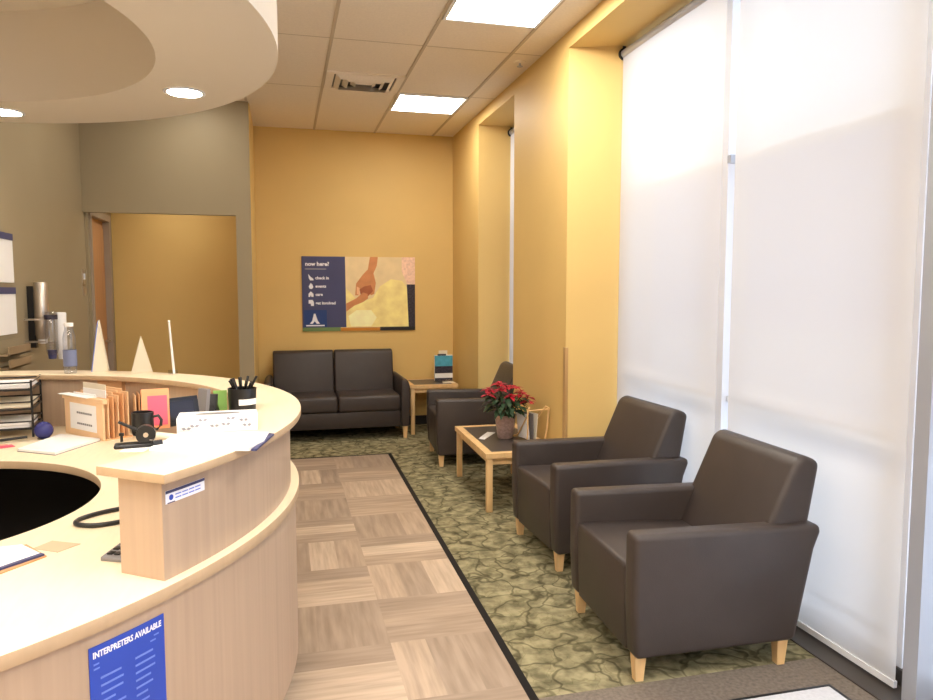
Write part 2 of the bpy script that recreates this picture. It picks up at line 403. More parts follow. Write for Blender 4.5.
# right wall piers, header
bm = bmesh.new()
box(bm, 1.88, 2.45, 6.90, 8.0, 0, CEIL)
prism([(1.88, 4.615), (2.20, 4.49), (2.45, 4.49), (2.45, 5.78), (1.88, 5.78)], 0, CEIL, 'z', bm)
box(bm, 1.88, 2.45, 5.78, 6.90, 3.12, CEIL)
box(bm, 1.88, 2.45, -2.2, 4.615, 3.12, CEIL)
box(bm, 1.88, 2.45, -3.5, -2.2, 0, CEIL)
struct('wall_right', bm, 'yellow')
bm = bmesh.new(); box(bm, -5.6, 2.6, -3.6, -3.5, 0, CEIL); struct('wall_front', bm, 'white_wall')
bm = bmesh.new(); box(bm, -5.7, -5.6, -3.6, 5.0, 0, CEIL); struct('wall_far_left', bm, 'white_wall')

# baseboards
bm = bmesh.new(); box(bm, -0.262, 1.88, 7.99, 8.0, 0, 0.1); struct('baseboard_back', bm, 'black_base')
bm = bmesh.new(); box(bm, 1.87, 1.88, 4.615, 5.78, 0, 0.1); box(bm, 1.87, 1.88, 6.90, 7.99, 0, 0.1); struct('baseboard_right', bm, 'black_base')
bm = bmesh.new(); box(bm, -0.40, -0.27, 6.99, 7.0, 0, 0.1); box(bm, -0.262, -0.252, 7.0, 7.99, 0, 0.1); struct('baseboard_hallway', bm, 'black_base')
bm = bmesh.new(); box(bm, -1.68, -1.67, 4.9, 7.0, 0, 0.1); struct('baseboard_left', bm, 'black_base')
bm = bmesh.new(); box(bm, 2.10, 2.30, -2.2, 4.48, 0, 0.006); box(bm, 2.245, 2.30, -2.2, 4.48, 0.006, 0.07); struct('trim_4', bm, 'base_strip')

# door in the left side of the hallway
dr = bmesh.new(); box(dr, -1.74, -1.70, 7.17, 7.83, 0.01, 2.12); d1 = struct('door_1', dr, 'tan')
bm = bmesh.new(); box(bm, -1.78, -1.645, 7.12, 7.17, 0, 2.25); box(bm, -1.78, -1.645, 7.83, 7.90, 0, 2.25); box(bm, -1.78, -1.645, 7.17, 7.83, 2.19, 2.25)
struct('door_frame', bm, 'door_frame', parent=d1)
bm = bmesh.new(); box(bm, -1.75, -1.705, 7.17, 7.83, 2.12, 2.19); struct('transom_strip', bm, 'tan', parent=d1)
bm = bmesh.new(); cyl(bm, (-1.70, 7.76, 1.02), (-1.655, 7.76, 1.02), 0.012); cyl(bm, (-1.66, 7.77, 1.02), (-1.66, 7.66, 1.02), 0.010); obj('door_handle', bm, 'steel', d1, True)

# windows
def window(name, y0, y1, mull, trans, lowt):
    x = 2.32
    bm = bmesh.new()
    for y in mull: box(bm, x - 0.05, x + 0.08, y - 0.03, y + 0.03, 0.0, 3.12)
    box(bm, x - 0.05, x + 0.08, y0, y1, 0, 0.07); box(bm, x - 0.05, x + 0.08, y0, y1, 3.06, 3.12)
    for z in trans: box(bm, x - 0.02, x + 0.05, y0, y1, z - 0.015, z + 0.015)
    w = struct(name, bm, 'frame_wh')
    zs = [0.07] + trans + [3.06]
    for k in range(len(zs) - 1):
        bm = bmesh.new(); box(bm, x + 0.006, x + 0.012, y0, y1, zs[k], zs[k+1])
        struct('pane', bm, 'glass' if zs[k] > 2.0 or zs[k+1] < 1.0 else 'glass_shaded', parent=w)
    return w
w1 = window('window_1', -2.2, 4.50, [4.47, 3.40, 2.21, 0.9, -0.4, -1.7], [0.93, 2.19], 0)
w2 = window('window_2', 5.78, 6.90, [5.81, 6.87], [0.93, 2.19], 0)
# grey storefront jamb at the right edge of the picture
bm = bmesh.new(); box(bm, 2.13, 2.25, 1.96, 2.02, 0, 3.12); jb = struct('trim_5', bm, 'frame_al')

# outside
bm = bmesh.new(); box(bm, 2.6, 60, -40, 90, -0.2, -0.05); struct('ground', bm, 'pavement')
bm = bmesh.new(); box(bm, 22, 26, -14, 70, -0.05, 7.9); o = obj('building', bm, 'outside'); tag(o, 'blue grey building across the street seen through the gaps between the blinds', 'building')  # height shaped so the roofline draws a brightness step across the blinds

t = thing('hallway_fill_light', 'added unseen light that brightens the hallway behind the grey partition', 'ceiling light', (-1.03, 7.5, 2.55))  # out-of-view panel, added only to brighten the hallway
bm = bmesh.new(); box(bm, -0.2, 0.2, -0.15, 0.15, -0.012, 0); obj('frame', bm, 'frame_wh', t)
bm = bmesh.new(); box(bm, -0.18, 0.18, -0.13, 0.13, -0.016, -0.0125); obj('diffuser', bm, 'hall_fill', t)
# ------------------------------------------------------------------ roller blinds
def blind(y0, y1, ztop, zbot, label, tube_r=0.028, x=2.20, sag=True):
    t = thing('roller_blind', label, 'blind', (x, (y0+y1)/2, zbot), 0, 'roller blinds')
    h = (y1 - y0) / 2; H = ztop - zbot
    bm = bmesh.new(); nz = 90; ny = 16; rows = []
    for i in range(nz + 1):
        z = H * i / nz; row = []
        for j in range(ny + 1):
            y = -h + 2*h*j/ny
            zz = z + zbot
            off = -0.018*math.exp(-((zz - 0.95 - 0.02*math.sin(3*y))/0.045)**2) + 0.020*math.exp(-((zz - 0.82)/0.09)**2) if sag else 0
            off *= 1 - (abs(y)/h)**6
            off += 0.003*math.sin(y*5 + zz*1.3)
            row.append(bm.verts.new((off, y, z)))
        rows.append(row)
    for a, b in zip(rows, rows[1:]):
        for j in range(ny): bm.faces.new((a[j], a[j+1], b[j+1], b[j]))
    obj('fabric', bm, 'blind', t, True)
    bm = bmesh.new(); cyl(bm, (0.012, -h, H), (0.012, h, H), tube_r, n=24); obj('roller_tube', bm, 'frame_al', t, True)
    bm = bmesh.new(); box(bm, -0.008, 0.008, -h, h, -0.012, 0.014); obj('bottom_bar', bevel(bm, 0.003, 2), 'frame_wh', t)
    for s in (-1, 1):
        bm = bmesh.new(); cyl(bm, (0.012, s*h, H), (0.012, s*(h+0.012), H), tube_r + 0.012, n=20); box(bm, 0, 0.02, min(s*h, s*(h+0.01)), max(s*h, s*(h+0.01)), H, min(H+0.05, 3.119-zbot)); obj('end_bracket', bm, 'black', t)
    return t
blind(3.315, 4.465, 3.06, 0.03, 'translucent white roller blind behind the armchair nearer the coffee table, beside the yellow pier')
blind(2.115, 3.205, 3.06, 0.03, 'translucent white roller blind behind the nearest armchair, reaching the right edge of the photo')
blind(5.80, 6.88, 3.06, 0.03, 'narrow glimpse of white roller blind in the far window niche behind the farthest armchair')
# blind clips on the mullion gap
for z in (2.17,):
    bm = bmesh.new(); box(bm, 2.20, 2.26, 3.245, 3.275, z - 0.02, z + 0.02); o = obj('window_latch', bevel(bm, 0.006, 2), 'frame_al'); tag(o, 'small grey latch in the slit between the two near roller blinds', 'latch')
bm = bmesh.new(); box(bm, 2.256, 2.266, 2.145, 2.19, 0.07, 3.06)
struct('trim_6', bm, 'frame_wh')
bm = bmesh.new(); box(bm, 2.10, 2.125, 4.535, 4.55, 0.60, 0.68)
o = obj('cord_tensioner', bevel(bm, 0.004, 2), 'black'); tag(o, 'small black cord tensioner low on the yellow reveal behind the armchair', 'blind cord tensioner')
o.matrix_world = Matrix.Translation((0, 0, 0))
bm = bmesh.new(); box(bm, 1.872, 1.882, 4.612, 4.64, 0.1, 1.12); box(bm, 1.872, 1.895, 4.604, 4.612, 0.1, 1.12); struct('trim_7', bm, mat('corner_guard', rgb(190, 150, 96), 0.3, 0.5))

# ------------------------------------------------------------------ ceiling fittings
def light_panel(x0, x1, y0, y1, label):
    t = thing('ceiling_light', label, 'ceiling light', ((x0+x1)/2, (y0+y1)/2, CEIL), 0, 'recessed ceiling light panels')
    a, b = (x1-x0)/2, (y1-y0)/2
    bm = bmesh.new()
    for q in ((-a, a, -b, -b+.02), (-a, a, b-.02, b), (-a, -a+.02, -b+.02, b-.02), (a-.02, a, -b+.02, b-.02)): box(bm, q[0], q[1], q[2], q[3], -0.014, 0.0)
    obj('frame', bm, 'frame_wh', t)
    bm = bmesh.new(); box(bm, -a+.02, a-.02, -b+.02, b-.02, -0.009, -0.001); obj('diffuser', bm, 'panel_light', t)
    return t
light_panel(1.016, 1.639, 6.371, 6.96, 'square glowing ceiling light panel nearest the yellow back wall')
light_panel(1.016, 1.639, 3.40, 4.60, 'bright ceiling light panel cut by the top edge of the photo')
for x, y in ((1.016, 0.3), (-0.9, 0.3), (-0.9, -2.2), (1.016, -2.2), (-3.2, 0.3), (-3.2,-2.2)):
    light_panel(x, x + 0.62, y, y + 1.2, 'ceiling light panel over the lobby behind the camera')
# air vent
t = thing('air_vent', 'square metal air supply vent in the ceiling beside the far light panel', 'ceiling vent', (0.683, 6.12, CEIL))
bm = bmesh.new()
for a, b, z in ((0.31, 0.27, -0.004),):
    for q in ((-.31, .31, -.245, -.20), (-.31, .31, .20, .245), (-.31, -.25, -.20, .20), (.25, .31, -.20, .20)): box(bm, *q, -0.012, 0)
obj('frame', bm, 'ceil', t)
bm = bmesh.new(); box(bm, -.25, .25, -.20, .20, -0.003, 0.0); obj('duct_opening', bm, 'black', t)
for k in range(3):
    a = 0.235 - 0.065*k; b = 0.19 - 0.055*k
    bm = bmesh.new(); pr = [(a, b, -0.006), (a-0.035, b-0.035, -0.035)]
    A = [[bm.verts.new((sx*p[0], sy*p[1], p[2])) for sx, sy in ((-1,-1),(1,-1),(1,1),(-1,1))] for p in pr]
    C2 = [[bm.verts.new((sx*(p[0]-.004), sy*(p[1]-.004), p[2]-.002)) for sx, sy in ((-1,-1),(1,-1),(1,1),(-1,1))] for p in pr]
    for L in (A, C2):
        for i in range(4): bm.faces.new((L[0][i], L[0][(i+1) % 4], L[1][(i+1) % 4], L[1][i]))
    obj('louvre', bm, 'ceil', t)
# ceiling speaker / sprinkler
t = thing('ceiling_sprinkler', 'small round sprinkler head on the ceiling near the right wall', 'sprinkler', (1.77, 5.315, CEIL))
obj('escutcheon', lathe([(0, 0), (0.05, 0), (0.045, -0.008), (0.02, -0.012), (0, -0.012)]), 'ceil', t, True)
obj('deflector', lathe([(0, -0.012), (0.008, -0.012), (0.008, -0.03), (0.022, -0.032), (0.022, -0.035), (0, -0.035)]), 'frame_al', t, True)

for k, (x, y, lab) in enumerate(((-0.72, 6.45, 'round ceiling downlight hidden behind the canopy near the grey partition'), (-1.05, 5.55, 'added unseen downlight behind the canopy that brightens the taupe left wall'))):  # the second one is added just to light the left wall
    t = thing('downlight', lab, 'downlight', (x, y, CEIL), 0, 'ceiling downlights behind the canopy')
    obj('trim_ring', ring(0, 0, 0.082, 0.10, -0.006, 0.0, 0, 360, 10), 'frame_wh', t)
    bm = bmesh.new(); cyl(bm, (0, 0, -0.001), (0, 0, -0.0045), 0.082, n=32); obj('lens', bm, 'down_light', t)
# round canopy over the desk
KX, KY, KR, KI, KZ = -1.65, 3.23, 1.652, 1.157, 2.5
bm = ring(KX, KY, KI, KR, KZ, KZ + 0.02, 0, 360, 2)
ring(KX, KY, KR - 0.02, KR, KZ + 0.02, KZ + 0.20, 0, 360, 2, bm)
canopy = struct('ceiling_canopy', bm, 'canopy'); canopy['kind'] = 'structure'
bm = ring(KX, KY, KI, KI + 0.02, KZ + 0.02, KZ + 0.46, 0, 360, 2); struct('canopy_inner_wall', bm, 'canopy', parent=canopy, smooth=True)
bm = bmesh.new(); cyl(bm, (KX, KY, KZ + 0.46), (KX, KY, KZ + 0.48), KI + 0.03, n=120); struct('canopy_dome', bm, 'canopy', parent=canopy)
bm = ring(KX, KY, KI + 0.02, KR, KZ + 0.18, KZ + 0.20, 0, 360, 2); struct('canopy_top', bm, 'canopy', parent=canopy)
bm = bmesh.new()
for a in (-60, 0, 60, 120, 180, 240): cyl(bm, (KX + 1.4*math.cos(R(a)), KY + 1.4*math.sin(R(a)), KZ + 0.2), (KX + 1.4*math.cos(R(a)), KY + 1.4*math.sin(R(a)), CEIL), 0.02)
struct('canopy_hanger', bm, 'canopy', parent=canopy)
angs = []
for i, a in enumerate((82.9, 30.7, -48, -85, 135, 187, -125)):
    rr = 1.388
    lab = {0: 'round recessed downlight in the canopy at the left edge of the photo', 1: 'round recessed downlight in the canopy above the far side of the desk'}.get(i, 'round recessed downlight in the canopy outside the photo')
    t = thing('downlight', lab, 'downlight', (KX + rr*math.cos(R(a)), KY + rr*math.sin(R(a)), KZ), 0, 'downlights in the round canopy')
    obj('trim_ring', ring(0, 0, 0.082, 0.10, -0.006, 0.0, 0, 360, 10), 'frame_wh', t)
    bm = bmesh.new(); cyl(bm, (0, 0, -0.001), (0, 0, -0.0045), 0.082, n=32); obj('lens', bm, 'down_light', t)

# ------------------------------------------------------------------ reception desk
desk = thing('reception_desk', 'curved maple reception desk with raised transaction counter and lower work surface', 'reception desk', (CX, CY, 0))
HX, HY, HR = -1.391 - CX, 2.829 - CY, 0.716
def hole_r(a):
    c, s = math.cos(R(a)), math.sin(R(a)); b = HX*c + HY*s
    return b + math.sqrt(b*b - (HX*HX + HY*HY - HR*HR))
A0, A1 = -112, 200
bm = ring(0, 0, hole_r, 1.70, 0.725, 0.76, A0, A1, 1.5); obj('worktop', bevel(bm, 0.003, 2, 50), 'maple_top', desk, True)
obj('front_panel', ring(0, 0, 1.665, 1.685, 0.09, 0.725, A0, A1, 1.5), 'maple_panel', desk, True)
obj('toe_kick', ring(0, 0, 1.61, 1.63, 0.0, 0.09, A0, A1, 3), 'black_base', desk, True)
obj('transaction_wall', ring(0, 0, 1.52, 1.668, 0.76, 1.025, -36.4, 200, 1.5), 'maple_panel', desk, True)
bm = ring(0, 0, 1.475, 1.712, 1.025, 1.05, -37.5, 200, 1.5); obj('transaction_top', bevel(bm, 0.003, 2, 50), 'maple_top', desk, True)
for a in (A0, A1):
    obj('end_panel', ring(0, 0, lambda q: hole_r(q) + 0.03, 1.66, 0.0, 0.725, a if a < 0 else a - 1.2, a + 1.2 if a < 0 else a, 1), 'maple_panel', desk)
# a support bracket inside the raised wall
def polar(r, a, z=0.0): return (CX + r*math.cos(R(a)), CY + r*math.sin(R(a)), z)
obj('support_bracket', ring(0, 0, 1.495, 1.52, 0.76, 1.0245, 57.5, 63.5, 1), 'tan', desk)
# under-desk pedestal: dark modesty ring and floor mat
obj('modesty_panel', ring(0, 0, 1.57, 1.60, 0.0, 0.72, A0 + 2, A1 - 2, 3), 'black_base', desk, True)
bm = bmesh.new(); cyl(bm, (-1.45, 2.85, 0.0005), (-1.45, 2.85, 0.006), 1.2, n=64); o = obj('chair_mat', bm, 'dark_floor'); tag(o, 'dark floor mat in the well inside the curved reception desk', 'floor mat')

for o in desk.children:
    if o.name.startswith(('worktop', 'transaction_top')):
        o.data.materials.append(M['maple_edge'])
        for p in o.data.polygons:
            if abs(p.normal.z) < 0.8: p.material_index = 1
# curved sign on the front panel
def on_cyl(rad, a_left, z_top):
    # u along the surface (to the right seen from outside), v up, w outwards
    def fn(u, v, w):
        a = R(a_left) + u / rad
        return (CX + (rad + w)*math.cos(a), CY + (rad + w)*math.sin(a), z_top + v)
    return fn
fn = on_cyl(1.686, -44.35, 0.69)
def curved_sheet(fn, W, H, w0, w1, n=8):
    bm = bmesh.new(); 
    for i in range(n): flat(rect(W*i/n, W*(i+1)/n, -H, 0), fn, w0, w1, bm)
    bmesh.ops.remove_doubles(bm, verts=bm.verts, dist=1e-5); return bm
sg = obj('wall_sign', curved_sheet(fn, 0.208, 0.30, 0, 0.0015), 'blue'); tag(sg, 'blue INTERPRETERS AVAILABLE sign stuck on the curved front of the reception desk', 'sign')
obj('heading', text_bm('INTERPRETERS AVAILABLE', 0.0205, lambda u, v, w: fn(u*0.79 + 0.009, v - 0.028, w + 0.0016), bold=0.0006), 'print_white', sg)
bm = bmesh.new(); rr = random.Random(5)
for k in range(2): flat(rect(0.010, 0.19 - 0.01*k, -0.045 - 0.011*k, -0.041 - 0.011*k), lambda u, v, w: fn(u, v, w), 0.0016, 0.0022, bm)
for k in range(11):
    y = -0.078 - 0.019*k
    flat(rect(0.026, 0.026 + rr.uniform(0.035, 0.065), y - 0.005, y), fn, 0.0016, 0.0022, bm)
    flat(rect(0.118, 0.118 + rr.uniform(0.03, 0.06), y - 0.005 + .004, y + .004), fn, 0.0016, 0.0022, bm)
obj('language_list', bm, 'light_blue', sg)
# white name strip on the raised wall
fs = on_cyl(1.669, -36.05, 0.992)
st = obj('label_strip', curved_sheet(fs, 0.148, 0.034, 0, 0.0012), 'print_white'); tag(st, 'white strip label with blue edge near the open end of the raised counter', 'label')
bm = bmesh.new()
for i in range(6): flat(rect(0.148*i/6, 0.148*(i+1)/6, -0.0075, 0), fs, 0.0013, 0.0018, bm)
obj('blue_band', bm, 'navy', st)
obj('blue_underline', flat(rect(0.006, 0.032, -0.034, -0.0315), fs, 0.0013, 0.0018), 'navy', st)
bm = bmesh.new()
flat([(0.019 + 0.0075*math.cos(2*PI*i/16), -0.0195 + 0.0075*math.sin(2*PI*i/16)) for i in range(16)], fs, 0.0013, 0.0018, bm); obj('round_emblem', bm, 'blue', st)
bm = bmesh.new()
for k in range(2):
    for i in range(4): flat(rect(0.034 + 0.025*i, 0.034 + 0.025*i + 0.021, -0.017 - .009*k, -0.014 - .009*k), fs, 0.0013, 0.0018, bm)
obj('small_print', bm, 'light_blue', st)

# ------------------------------------------------------------------ lounge seating
def arm_bm(s, W, D, sofa=False):
    """upholstered arm: side panel plus softly rounded cap; s = -1 / +1 side"""
    th = 0.095
    xo = s*W/2; xi = s*(W/2 - th)
    prof = [(0.012, 0.10), (0.0, 0.30), (0.0, 0.588), (0.40, 0.584), (0.80, 0.578), (0.80, 0.545), (0.775, 0.48), (0.70, 0.11)]
    pr = [(y*D/0.80, z) for y, z in prof]
    bm = prism(pr, min(xo, xi), max(xo, xi), 'x'); bevel(bm, 0.024, 4)
    return bm
def cap_bm(s, W, D):
    th = 0.104; xo = s*(W/2 + 0.003); xi = xo - s*th
    a = min(xo, xi); b = max(xo, xi); k = D/0.80
    bm = prism([(-0.004*k, 0.49), (-0.004*k, 0.585), (0.80*k, 0.578), (0.805*k, 0.545), (0.775*k, 0.52), (0.03*k, 0.495)], a, b, 'x')
    bevel(bm, 0.026, 4); return bm
def back_bm(x0, x1, D, cush=False):
    k = D/0.80; off = D - 0.80
    pr = [(0.515+off, 0.40), (0.705+off, 0.825), (0.75+off, 0.85), (0.82+off, 0.82), (0.765+off, 0.50), (0.73+off, 0.20), (0.56+off, 0.20)]
    bm = prism(pr, x0, x1, 'x'); bevel(bm, 0.038, 4, 25)
    return bm
def legs(t, W, D):
    for sx in (-1, 1):
        for fy, yy in ((0, 0.045), (1, D - 0.14)):
            x = sx*(W/2 - 0.05); bm = bmesh.new()
            r0, r1 = 0.025, 0.016; sy = -1 if fy == 0 else 1
            A = [bm.verts.new((x + a*r1 - sx*0*0.01, yy + b*r1 , 0.0)) for a, b in ((-1,-1),(1,-1),(1,1),(-1,1))]
            B = [bm.verts.new((x + a*r0, yy + b*r0, 0.128)) for a, b in ((-1,-1),(1,-1),(1,1),(-1,1))]
            bm.faces.new(A[::-1]); bm.faces.new(B)
            for i in range(4): bm.faces.new((A[i], A[(i+1)%4], B[(i+1)%4], B[i]))
            obj('leg', bevel(bm, 0.004, 2), 'maple_solid', t, True)
def armchair(label):
    W, D = 0.71, 0.80
    t = thing('armchair', label, 'armchair', group='dark armchairs along the windows')
    si = W/2 - 0.098
    bm = prism([(0.014, 0.10), (0.006, 0.30), (0.004, 0.435), (0.02, 0.447), (0.30, 0.44), (0.60, 0.42), (0.62, 0.105)], -si, si, 'x'); bevel(bm, 0.016, 3, 25)
    obj('seat', bm, 'vinyl', t, True)
    obj('backrest', back_bm(-W/2 + 0.045, W/2 - 0.045, D), 'vinyl', t, True)
    for s in (-1, 1):
        a = obj('arm', arm_bm(s, W, D), 'vinyl', t, True)
    legs(t, W, D)
    return t
FR = -PI/2
c1 = armchair('nearest dark brown vinyl armchair in front of the large blind')
c1.location = (1.275, 2.745, 0); c1.rotation_euler.z = FR + R(-2.3)
dup(c1, (1.365, 3.845, 0), FR + R(1.5), 'dark brown vinyl armchair between the nearest armchair and the coffee table')
dup(c1, (1.275, 6.285, 0), FR + R(-4), 'dark brown vinyl armchair beyond the poinsettia table, by the far window niche')

# loveseat
def loveseat():
    W, D = 1.46, 0.74
    t = thing('loveseat', 'dark brown two seat vinyl loveseat against the yellow back wall', 'sofa', (0.52, 7.23, 0), 0)
    si = W/2 - 0.098
    bm = prism([(0.03, 0.125), (0.02, 0.29), (0.62, 0.29), (0.62, 0.125)], -si, si, 'x'); bevel(bm, 0.008, 2); obj('seat_rail', bm, 'vinyl', t, True)
    for a, b in ((-si, -0.003), (0.003, si)):
        bm = rbox(a, b, 0.0, 0.56, 0.292, 0.455, 0.03, 4); obj('seat_cushion', bm, 'vinyl', t, True)
    off = -0.06
    for a, b in ((-si - 0.0, -0.004), (0.004, si + 0.0)):
        bm = prism([(0.47, 0.40), (0.55, 0.86), (0.60, 0.885), (0.68, 0.875), (0.70, 0.84), (0.72, 0.40)], a, b, 'x'); bevel(bm, 0.035, 4, 25); obj('back_cushion', bm, 'vinyl', t, True)
    bm = rbox(-si, si, 0.62, 0.735, 0.125, 0.50, 0.02); obj('back_frame', bm, 'vinyl', t, True)
    for s in (-1, 1):
        xo = s*W/2; xi = s*(W/2 - 0.095)
        pr = [(xi, 0.125), (xi, 0.60), (xi + s*0.03, 0.625), (xi + s*0.075, 0.60), (xo + s*0.0, 0.53), (xo + s*0.004, 0.46), (xo - s*0.008, 0.125)]
        bm = prism(pr, 0.0, 0.72, 'y'); bevel(bm, 0.018, 3, 20); obj('arm', bm, 'vinyl', t, True)
    legs(t, W, D)
    return t
loveseat()

# tables
def table(name, label, x0, x1, y0, y1, h, rim=0.055, leg=0.042):
    t = thing(name, label, 'table', ((x0+x1)/2, (y0+y1)/2, 0), R(-1.8) if name == 'coffee_table' else 0); a = (x1-x0)/2; b = (y1-y0)/2
    bm = bmesh.new()
    for q in ((-a, a, -b, -b+rim), (-a, a, b-rim, b), (-a, -a+rim, -b+rim, b-rim), (a-rim, a, -b+rim, b-rim)): box(bm, q[0], q[1], q[2], q[3], h-0.035, h)
    bevel(bm, 0.004, 2); obj('table_rim', bm, 'maple_solid', t, True)
    bm = bmesh.new(); box(bm, -a+rim, a-rim, -b+rim, b-rim, h-0.03, h-0.002); obj('tabletop', bm, 'inset', t)
    bm = bmesh.new(); i = 0.035
    for q in ((-a+i, a-i, -b+i, -b+i+.02), (-a+i, a-i, b-i-.02, b-i), (-a+i, -a+i+.02, -b+i+.02, b-i-.02), (a-i-.02, a-i, -b+i+.02, b-i-.02)): box(bm, q[0], q[1], q[2], q[3], h-0.085, h-0.035)
    obj('apron', bm, 'maple_solid', t)
    for sx in (-1, 1):
        for sy in (-1, 1):
            x = sx*(a - 0.032); y = sy*(b - 0.032); l = leg/2
            obj('leg', rbox(x-l, x+l, y-l, y+l, 0, h-0.035, 0.003, 2), 'maple_solid', t, True)
    return t
table('coffee_table', 'low rectangular maple coffee table with charcoal top holding the poinsettia', 1.325, 1.845, 4.60, 5.64, 0.41)
table('end_table', 'small maple end table with charcoal top between the loveseat and the right wall', 1.275, 1.795, 7.39, 7.94, 0.525)

# poinsettia
px, py = 1.60, 5.10
t = thing('potted_poinsettia', 'red poinsettia in a rose grey foil pot on the coffee table', 'potted plant', (px, py, 0.41))
bm = lathe([(0, 0), (0.052, 0), (0.058, 0.01), (0.078, 0.165), (0.084, 0.178), (0.078, 0.178), (0.072, 0.16), (0, 0.16)], 36)
for v in bm.verts:
    a = math.atan2(v.co.y, v.co.x); k = 1 + 0.035*math.sin(a*12 + v.co.z*40)*(v.co.z > 0.01); v.co.x *= k; v.co.y *= k
obj('foil_pot', bm, 'foil', t, True)
bm = bmesh.new(); cyl(bm, (0, 0, 0.158), (0, 0, 0.163), 0.070, n=24); obj('soil', bm, 'soil', t)
def leaf(bm, base, dirv, up, L, Wd, curl=0.25):
    d = Vector(dirv).normalized(); s = d.cross(Vector(up)).normalized(); n = s.cross(d)
    prof = [(0, 0.02), (0.22, 0.6), (0.45, 1.0), (0.7, 0.7), (1.0, 0.02)]
    L3 = []
    for f, w in prof:
        c = Vector(base) + d*L*f - Vector((0, 0, 1))*(curl*L*f*f)
        L3.append((bm.verts.new(c - s*Wd*w/2 + n*0.10*Wd*w), bm.verts.new(c), bm.verts.new(c + s*Wd*w/2 + n*0.10*Wd*w)))
    for a, b in zip(L3, L3[1:]):
        bm.faces.new((a[0], a[1], b[1], b[0])); bm.faces.new((a[1], a[2], b[2], b[1]))
rr = random.Random(11)
heads = [(-0.11, 0.02, 0.36), (-0.06, -0.08, 0.37), (-0.03, 0.07, 0.40), (0.03, -0.05, 0.385), (0.08, 0.04, 0.37), (0.11, -0.07, 0.33), (0.17, -0.02, 0.30), (-0.15, -0.06, 0.335), (0.0, -0.13, 0.33), (0.05, 0.13, 0.36), (-0.10, 0.12, 0.35), (0.15, 0.08, 0.33), (-0.05, 0.0, 0.405), (0.13, -0.12, 0.28)]
bm = bmesh.new()
for hx, hy, hz in heads: tube([(hx*0.15, hy*0.15, 0.15), (hx*0.6, hy*0.6, 0.26), (hx, hy, hz)], 0.004, 6, bm=bm)
obj('stem', bm, 'leaf', t)
for hx, hy, hz in heads:
    bm = bmesh.new(); n = 8
    for k in range(n):
        a = 2*PI*k/n + rr.random(); el = rr.uniform(-0.1, 0.35)
        leaf(bm, (hx, hy, hz), (math.cos(a), math.sin(a), el), (0, 0, 1), rr.uniform(0.055, 0.085), rr.uniform(0.030, 0.04))
    for k in range(5):
        a = 2*PI*k/5 + rr.random(); leaf(bm, (hx, hy, hz+0.006), (math.cos(a), math.sin(a), 0.7), (0, 0, 1), 0.035, 0.02)
    obj('bract', bm, 'red', t, True)
bm = bmesh.new()
for k in range(90):
    a = rr.uniform(0, 2*PI); r_ = rr.uniform(0.03, 0.14); z = rr.uniform(0.20, 0.325)
    leaf(bm, (r_*math.cos(a), r_*math.sin(a), z), (math.cos(a), math.sin(a), rr.uniform(-0.3, 0.4)), (0, 0, 1), rr.uniform(0.07, 0.11), rr.uniform(0.035, 0.05), 0.5)
o = obj('foliage', bm, 'leaf', t, True); o['kind'] = 'stuff'
for m_ in ('red', 'leaf'): pass

def sheet(name, pts, z, m, label=None, cat='paper', th=0.002, parent=None, group=None):
    bm = prism(pts, z, z + th, 'z'); o = obj(name, bm, m, parent)
    if label: tag(o, label, cat, group)
    return o
sheet('brochure', [(1.40, 5.12), (1.43, 5.07), (1.58, 5.30), (1.53, 5.34)], 0.4085, 'white', 'white folded brochure lying on the coffee table left of the poinsettia', 'brochure', 0.004)

# magazine stand on the coffee table
t = thing('magazine_stand', 'light wood and wire magazine stand on the coffee table behind the poinsettia', 'magazine rack', (1.742, 5.02, 0.41), R(12))
for sx in (-1, 1):
    bm = tube([(sx*0.075, -0.13, 0.006), (sx*0.082, -0.15, 0.10), (sx*0.09, -0.16, 0.25), (sx*0.07, -0.15, 0.262), (sx*0.05, -0.10, 0.20), (sx*0.045, 0.05, 0.03), (sx*0.05, 0.12, 0.006)], 0.006, 8)
    obj('side_frame', bm, 'maple_solid', t, True)
bm = tube([(-0.075, -0.12, 0.008), (0.075, -0.12, 0.008)], 0.005, 8); tube([(-0.05, 0.10, 0.008), (0.05, 0.10, 0.008)], 0.005, 8, bm=bm); tube([(-0.088, -0.158, 0.24), (0.088, -0.158, 0.24)], 0.005, 8, bm=bm)
obj('crossbar', bm, 'maple_solid', t, True)
for k, (m_, dx) in enumerate((('white', -0.03), ('grey', 0.0), ('cream', 0.02))):
    bm = bmesh.new(); box(bm, -0.004 , 0.0, -0.10, 0.06, 0.0, 0.19)
    bmesh.ops.rotate(bm, verts=bm.verts, cent=(0, 0, 0), matrix=Matrix.Rotation(R(-6 + 5*k), 3, 'Y'))
    o = obj('magazine', bm, m_, None, loc=(1.742 + dx, 5.02, 0.422), rotz=R(12)); tag(o, ['white magazine in the stand behind the poinsettia', 'grey magazine in the middle of the stand behind the poinsettia', 'cream magazine in the stand behind the poinsettia, on the window side'][k], 'magazine', 'magazines in the stand')

